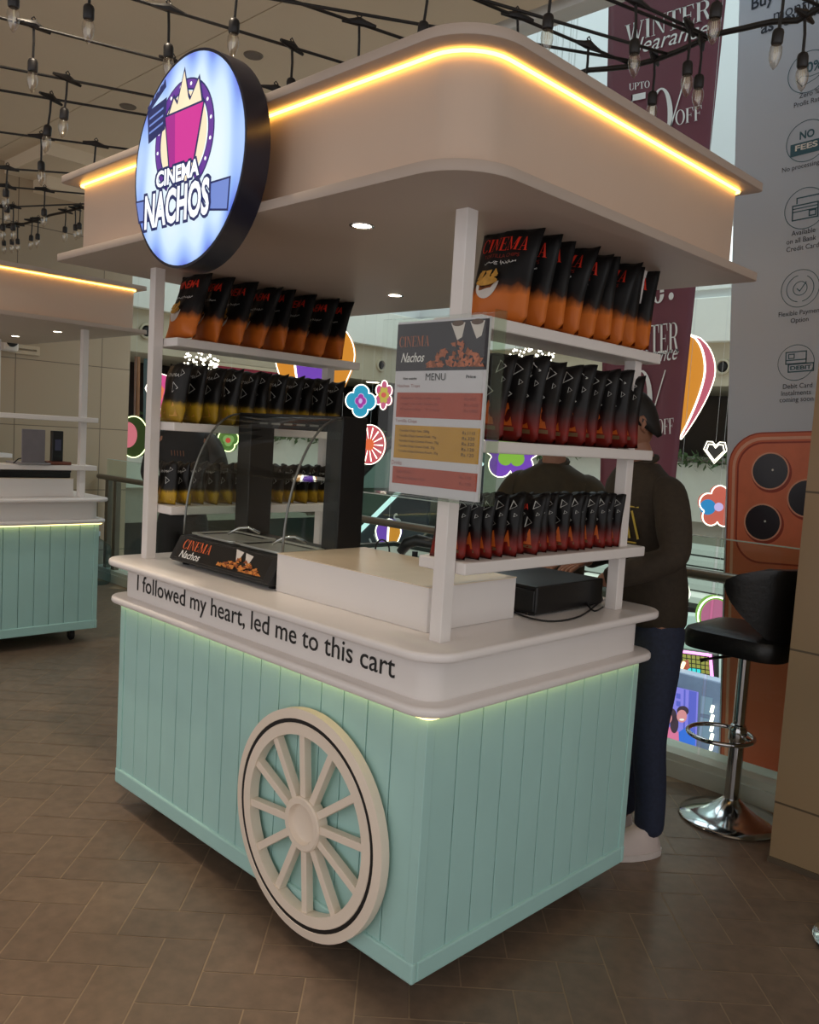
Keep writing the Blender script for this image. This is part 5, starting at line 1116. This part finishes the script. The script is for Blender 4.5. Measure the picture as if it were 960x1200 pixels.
string(lb+'with one bulb above the canopy end', (600, -48), (700, -8), [(647, -30)], 2.75)
string(lb+'hanging in front of the maroon banner', (744, 1), (835, 43), [(744, 2), (810, 30)], 2.75)
string(lb+'hanging in front of the pale poster', (860, -42), (950, -2), [(845, -48), (918, -15)], 2.75)
t = thing('string_light', 'thick common bulb cable running along the atrium edge behind the canopy', 'string light', main[0], 'strings of bulbs overhead')
sm = []
for a, b in zip(main, main[1:]):
    for k in range(4):
        p = a.lerp(b, k/4); p.z += .006*math.sin(9*p.x); sm.append(p)
out('cable', MB().tube(sm+[main[-1]], .0085, 6), WIRE, t, smooth=True)
for (u, v) in ((943, 20), (822, 48), (767, 69), (94, 244), (88, 245), (77, 247), (45, 258), (38, 259), (14, 265), (20, 264), (4, 268)):
    p = at(u, v, 1, YC); p.z = zc(p.x); hang(t, p)
# ------------------------------------------------------------------ the people behind the cart
SKIN = mat('skin', (150, 104, 80), .55, var=.04, scale=20); SKIN2 = mat('skin_b', (166, 120, 96), .55, var=.04, scale=20)
def skin_mesh(verts, edges, rad, root, M, sub=2):
    me = bpy.data.meshes.new('s'); me.from_pydata([tuple(v) for v in verts], edges, []); o = bpy.data.objects.new('s', me); C.objects.link(o)
    m = o.modifiers.new('skin', 'SKIN'); m.use_smooth_shade = True
    for i, d in enumerate(me.skin_vertices[0].data):
        r = rad[i]; d.radius = r if isinstance(r, tuple) else (r, r); d.use_root = (i == root)
    o.modifiers.new('sub', 'SUBSURF').levels = sub; o.modifiers['sub'].render_levels = sub
    dg = bpy.context.evaluated_depsgraph_get(); e = bpy.data.meshes.new_from_object(o.evaluated_get(dg))
    V = [M @ v.co for v in e.vertices]; F = [tuple(p.vertices) for p in e.polygons]
    bpy.data.objects.remove(o); bpy.data.meshes.remove(me); bpy.data.meshes.remove(e); return V, F
def add(mb, VF):
    V, F = VF; b = [mb.bm.verts.new(v) for v in V]
    for q in F:
        try: mb.bm.faces.new([b[i] for i in q])
        except ValueError: pass
def chain(mb, pts, rad, M, sub=2):
    add(mb, skin_mesh(pts, [(i, i+1) for i in range(len(pts)-1)], rad, 0, M, sub))
def head(mb, c, M, h=.235):
    """skull with brow, nose, lips, chin and ears; faces local +y"""
    n, mrow = 28, 22; rows = []
    for j in range(1, mrow):
        t = PI*j/mrow; z = -math.cos(t); row = []
        for i in range(n):
            a = 2*PI*i/n; sx_, sy_ = math.cos(a), math.sin(a)
            wx, wy = .076*math.sin(t)**.8, .098*math.sin(t)**.8
            if z < -.05: wx *= 1-.42*(-z-.05)**1.3; wy *= 1-.22*(-z-.05)
            y = wy*sy_; x = wx*sx_
            f = max(0, sy_)
            if sy_ > .0:
                front = math.exp(-(x/.016)**2)
                y += .024*front*math.exp(-((z+.12)/.10)**2)*f+.012*front*math.exp(-((z+.0)/.12)**2)*f
                y -= .010*math.exp(-((abs(x)-.032)/.016)**2)*math.exp(-((z-.04)/.08)**2)*f
                y += .007*math.exp(-(x/.024)**2)*math.exp(-((z+.42)/.05)**2)*f+.008*math.exp(-(x/.03)**2)*math.exp(-((z+.72)/.12)**2)*f
                y += .006*math.exp(-((z-.17)/.06)**2)*math.exp(-(x/.05)**2)*f
            row.append(M @ (Vector(c)+Vector((x, y, z*h/2))))
        rows.append(row)
    mb.loops(rows)
    for s in (-1, 1):
        mb.sphere(M @ (Vector(c)+Vector((s*.031, .076, .006))), .0125, seg=10, rings=6)
        e = [Vector(c)+Vector((s*(.074+.012*math.sin(a)*.5), -.012-.018*math.cos(a)*.6+.006*math.sin(a), -.008+.030*math.sin(a))) for a in [2*PI*k/10 for k in range(10)]]
        mb.tube([M @ p for p in e], .0065, 6, True); mb.sphere(M @ (Vector(c)+Vector((s*.074, -.012, -.008))), .010, .016, .026, 8, 6)
def hand(mb, wrist, dirv, palm_n, M, side):
    d = Vector(dirv).normalized(); n = Vector(palm_n).normalized(); l = d.cross(n)*side
    w_ = Vector(wrist); chain(mb, [w_-d*.02, w_+d*.03, w_+d*.075], [(.022, .017), (.032, .016), (.034, .013)], M, 2)
    for k, (off, ln) in enumerate(((-.026, .064), (-.009, .074), (.009, .070), (.026, .056))):
        b = w_+d*.078+l*off; chain(mb, [b-d*.02, b+d*ln*.45-n*.006, b+d*ln*.8-n*.020, b+d*ln-n*.034], [.009, .0085, .008, .007], M, 1)
    b = w_+d*.022-l*.026; chain(mb, [b, b-l*.020+d*.025-n*.006, b-l*.028+d*.052-n*.016], [.011, .010, .008], M, 1)
def person(name, label, loc, rz, h, arms, shirt, trouser, shoe, hairm, skinm, lean=0., hairstyle='short', nod=0., extra=None, cap=None):
    s = h/1.75; M = Matrix.Translation(loc) @ Matrix.Rotation(rz, 4, 'Z') @ Matrix.Scale(s, 4)
    t = thing(name, label, 'person', loc)
    hip, ch, nk = Vector((0, 0, .93)), Vector((0, .02+lean*.5, 1.28)), Vector((0, .01+lean, 1.50)); hd = Vector((0, .035+lean*1.35, 1.635))
    sh = [Vector((k*.185, .0+lean*.85, 1.415)) for k in (-1, 1)]
    V = [hip, Vector((0, .012+lean*.25, 1.10)), ch, nk, hd-Vector((0, 0, .03))]; Ed = [(0, 1), (1, 2), (2, 3), (3, 4)]; Rr = [(.135, .10), (.12, .095), (.145, .105), (.058, .058), (.05, .055)]
    for k in (0, 1):
        el, wr = Vector(arms[k][0]), Vector(arms[k][1]); b = len(V); V += [sh[k], el, wr]; Ed += [(2, b), (b, b+1), (b+1, b+2)]; Rr += [.058, .042, .028]
    for k, sg_ in enumerate((-1, 1)):
        b = len(V); V += [Vector((sg_*.09, 0, .86)), Vector((sg_*.095, .02, .48)), Vector((sg_*.10, -.02, .09)), Vector((sg_*.105, .06, .045)), Vector((sg_*.11, .15, .032))]
        Ed += [(0, b), (b, b+1), (b+1, b+2), (b+2, b+3), (b+3, b+4)]; Rr += [(.085, .09), .056, .04, .038, .03]
    mb = MB(); add(mb, skin_mesh(V, Ed, Rr, 0, M)); 
    Mh = M @ Matrix.Translation(hd) @ Matrix.Rotation(nod, 4, 'X') @ Matrix.Translation(-hd)
    head(mb, hd, Mh)
    for k, sd in ((0, 1), (1, -1)):
        el, wr = Vector(arms[k][0]), Vector(arms[k][1]); hand(mb, wr, wr-el, arms[k][2], M, sd)
    body = out('body', mb, skinm, t, smooth=True)
    # sweatshirt
    mb = MB(); rows = []
    for z, wx, wy in ((.885, .135, .105), (.882, .150, .118), (.895, .158, .124), (.93, .163, .126), (1.02, .166, .128), (1.14, .168, .127), (1.27, .188, .126), (1.36, .200, .112), (1.41, .190, .096), (1.445, .150, .084), (1.468, .105, .078), (1.485, .076, .074), (1.49, .066, .066)):
        cy = .012*min(1, (z-.88)/.25)+lean*max(0, min(1, (z-1.0)/.48))
        rows.append([M @ Vector((wx*math.copysign(abs(math.cos(q))**.85, math.cos(q))*(1+.012*math.sin(5*q+z*30)), cy+wy*math.sin(q), z)) for q in [2*PI*k/32 for k in range(32)]])
    mb.loops(rows)
    for k in (0, 1):
        el, wr = Vector(arms[k][0]), Vector(arms[k][1])
        chain(mb, [sh[k]-Vector(((-1, 1)[k]*.09, 0, .012)), sh[k]-Vector((0, 0, .014)), sh[k].lerp(el, .5), el, el.lerp(wr, .55), el.lerp(wr, .92)], [.060, .069, .068, .061, .052, .043], M)
    out('sweatshirt', mb, shirt, t, smooth=True)
    mb = MB(); pts = [M @ (nk+Vector((.062*math.cos(a), .062*math.sin(a)+.004, -.006-.02*math.sin(a)))) for a in [2*PI*k/20 for k in range(20)]]; mb.tube(pts, .012*s, 8, True); out('collar', mb, shirt, t, smooth=True)
    Vt = [Vector((0, 0, .98)), Vector((0, 0, .90))]; Et = [(0, 1)]; Rt = [(.142, .105), (.15, .115)]
    for sg_ in (-1, 1):
        b = len(Vt); Vt += [Vector((sg_*.092, 0, .80)), Vector((sg_*.096, .012, .60)), Vector((sg_*.098, .022, .46)), Vector((sg_*.10, -.01, .24)), Vector((sg_*.10, -.015, .062))]; Et += [(1, b)]+[(b+i, b+i+1) for i in range(4)]; Rt += [(.092, .098), .080, .070, .062, .060]
    mb = MB(); add(mb, skin_mesh(Vt, Et, Rt, 1, M)); out('trousers', mb, trouser, t, smooth=True)
    for sg_ in (-1, 1):
        mb = MB(); c_ = Vector((sg_*.105, .045, 0)); L_ = []
        for z, wx, y0, y1 in ((.0, .046, -.105, .165), (.022, .050, -.11, .172), (.04, .048, -.108, .165), (.062, .043, -.10, .13), (.085, .038, -.095, .07), (.108, .036, -.09, .02)):
            L_.append([M @ (c_+Vector((wx*math.cos(a)*(1-.18*max(0, math.sin(a))), (y0+y1)/2+(y1-y0)/2*math.sin(a), z+.004))) for a in [2*PI*k/22 for k in range(22)]])
        mb.loops(L_); o = out('shoe', mb, shoe, t, smooth='auto')
        mb = MB(); mb.loops([[M @ (c_+Vector((.053*math.cos(a)*(1-.18*max(0, math.sin(a))), .031+.147*math.sin(a), z))) for a in [2*PI*k/22 for k in range(22)]] for z in (.001, .026)]); out('sole', mb, mat('pale_sole', (206, 196, 190), .6) if shoe is not DARKM else RUBBER, o, smooth='auto')
        mb = MB(); mb.tube([M @ (c_+Vector((0, -.088, z))) for z in (.10, .125)]+[M @ (c_+Vector((0, -.105, .118)))], .008, 6); out('heel_tab', mb, shoe, o)
    mb = MB(); rows = []
    for j in range(9):
        f = j/8; row = []
        for i in range(24):
            a = 2*PI*i/24; low = (-.02 if math.sin(a) < .1 else .055) if hairstyle == 'short' else -.06
            z0 = low-.05*(math.sin(a) < -.3); z = z0+(.128-z0)*math.sin(f*PI/2); q = max(0, 1-(z/.132)**2)**.5 if z > 0 else 1
            row.append(Mh @ (hd+Vector((.084*q*math.cos(a), -.006+.104*q*math.sin(a), z))))
        rows.append(row)
    mb.loops(rows); out('hair', mb, hairm, t, smooth=True)
    if cap:
        mb = MB(); mb.loops([[Mh @ (hd+Vector((.090*q*math.cos(a), .11*q*math.sin(a), z))) for a in [2*PI*k/24 for k in range(24)]] for z, q in ((.05, 1), (.09, .94), (.12, .7), (.137, .3))])
        o = out('cap', mb, cap, t, smooth=True)
        mb = MB(); mb.prism([Mh @ (hd+Vector((.085*math.cos(a), .05+.13*math.sin(a), .052))) for a in [PI*k/12 for k in range(13)]], (0, 0, .008)); out('cap_brim', mb, cap, o)
    if extra: extra(t, M, nk, ch)
    return t
BROWN = mat('dark_brown_knit', (50, 40, 28), .85, var=.15, scale=60, bump=.15); CHAR = mat('black_jacket', (30, 29, 28), .7, var=.12, scale=30); OLIVE = mat('dark_olive_shirt', (60, 52, 34), .75, var=.12, scale=30)
JEANS = mat('dark_jeans', (32, 40, 62), .8, var=.2, scale=70); HAIR = mat('black_hair', (18, 15, 13), .55, var=.2, scale=80); WSHOE = mat('white_sneaker', (206, 192, 186), .6)
lean_ = .085
YEL_INK = mat('yellow_print', (196, 168, 60), .6)
def chest(t, M, nk, ch):
    mb = MB()
    yy = lambda x, z: .012+lean_*.5+.128*max(0, 1-(x/.19)**2)**.5+.012
    for k in range(9):
        x = -.135+.030*k; mb.tube([M @ Vector((x+.030, yy(x+.03, 1.31), 1.315)), M @ Vector((x, yy(x, 1.21), 1.215))], .0042, 5)
    for z in (1.33, 1.20): mb.tube([M @ Vector((x, yy(x, z), z)) for x in (-.13, -.07, 0, .07, .13)], .0032, 5)
    out('chest_print', mb, YEL_INK, t)
# right-hand figure: turned towards the counter, looking down to the side; local +y is the way he faces
FZ = math.atan2(.80, -.60)-PI/2
person('person', 'person in dark brown sweatshirt and jeans standing behind the cart end by the stool', (-.155, 1.36, 0), math.atan2(-.86, -.50)-PI/2, 1.70,
       [((-.30, .10, 1.17), (-.16, .32, 1.06), (0, 0, 1)), ((.335, -.06, 1.14), (.20, .20, 1.08), (0, 0, 1))], BROWN, JEANS, WSHOE, HAIR, SKIN, lean=.085, nod=-.3, extra=chest)
person('person', 'person in dark olive top and cap behind the shelves beside the menu', (-.80, 1.62, 0), math.atan2(-.80, .25)-PI/2, 1.66,
       [((-.27, .08, 1.15), (-.15, .27, 1.08), (0, 0, 1)), ((.27, .08, 1.15), (.12, .28, 1.08), (0, 0, 1))], OLIVE, CHAR, DARKM, HAIR, SKIN2, lean=.04, nod=-.3, cap=mat('black_cap', (20, 19, 19), .7))
pz = at(216, 560, 1, 1.5)
def small_print(t, M, nk, ch):
    mb = MB()
    for k in range(5): mb.tube([M @ Vector((-.05+.02*k, -.135, 1.32)), M @ Vector((-.045+.02*k, -.137, 1.285))], .003, 5)
    out('back_print', mb, mat('rust_print', (120, 76, 50), .6), t)
person('person', 'person in a black jacket standing behind the cart past the food warmer', (pz.x, 1.5, 0), math.atan2(.75, -.66)-PI/2, 1.74,
       [((-.26, .02, 1.14), (-.22, .20, 1.02), (0, 0, 1)), ((.26, .02, 1.14), (.22, .20, 1.02), (0, 0, 1))], CHAR, CHAR, DARKM, HAIR, SKIN, nod=-.1, extra=small_print)
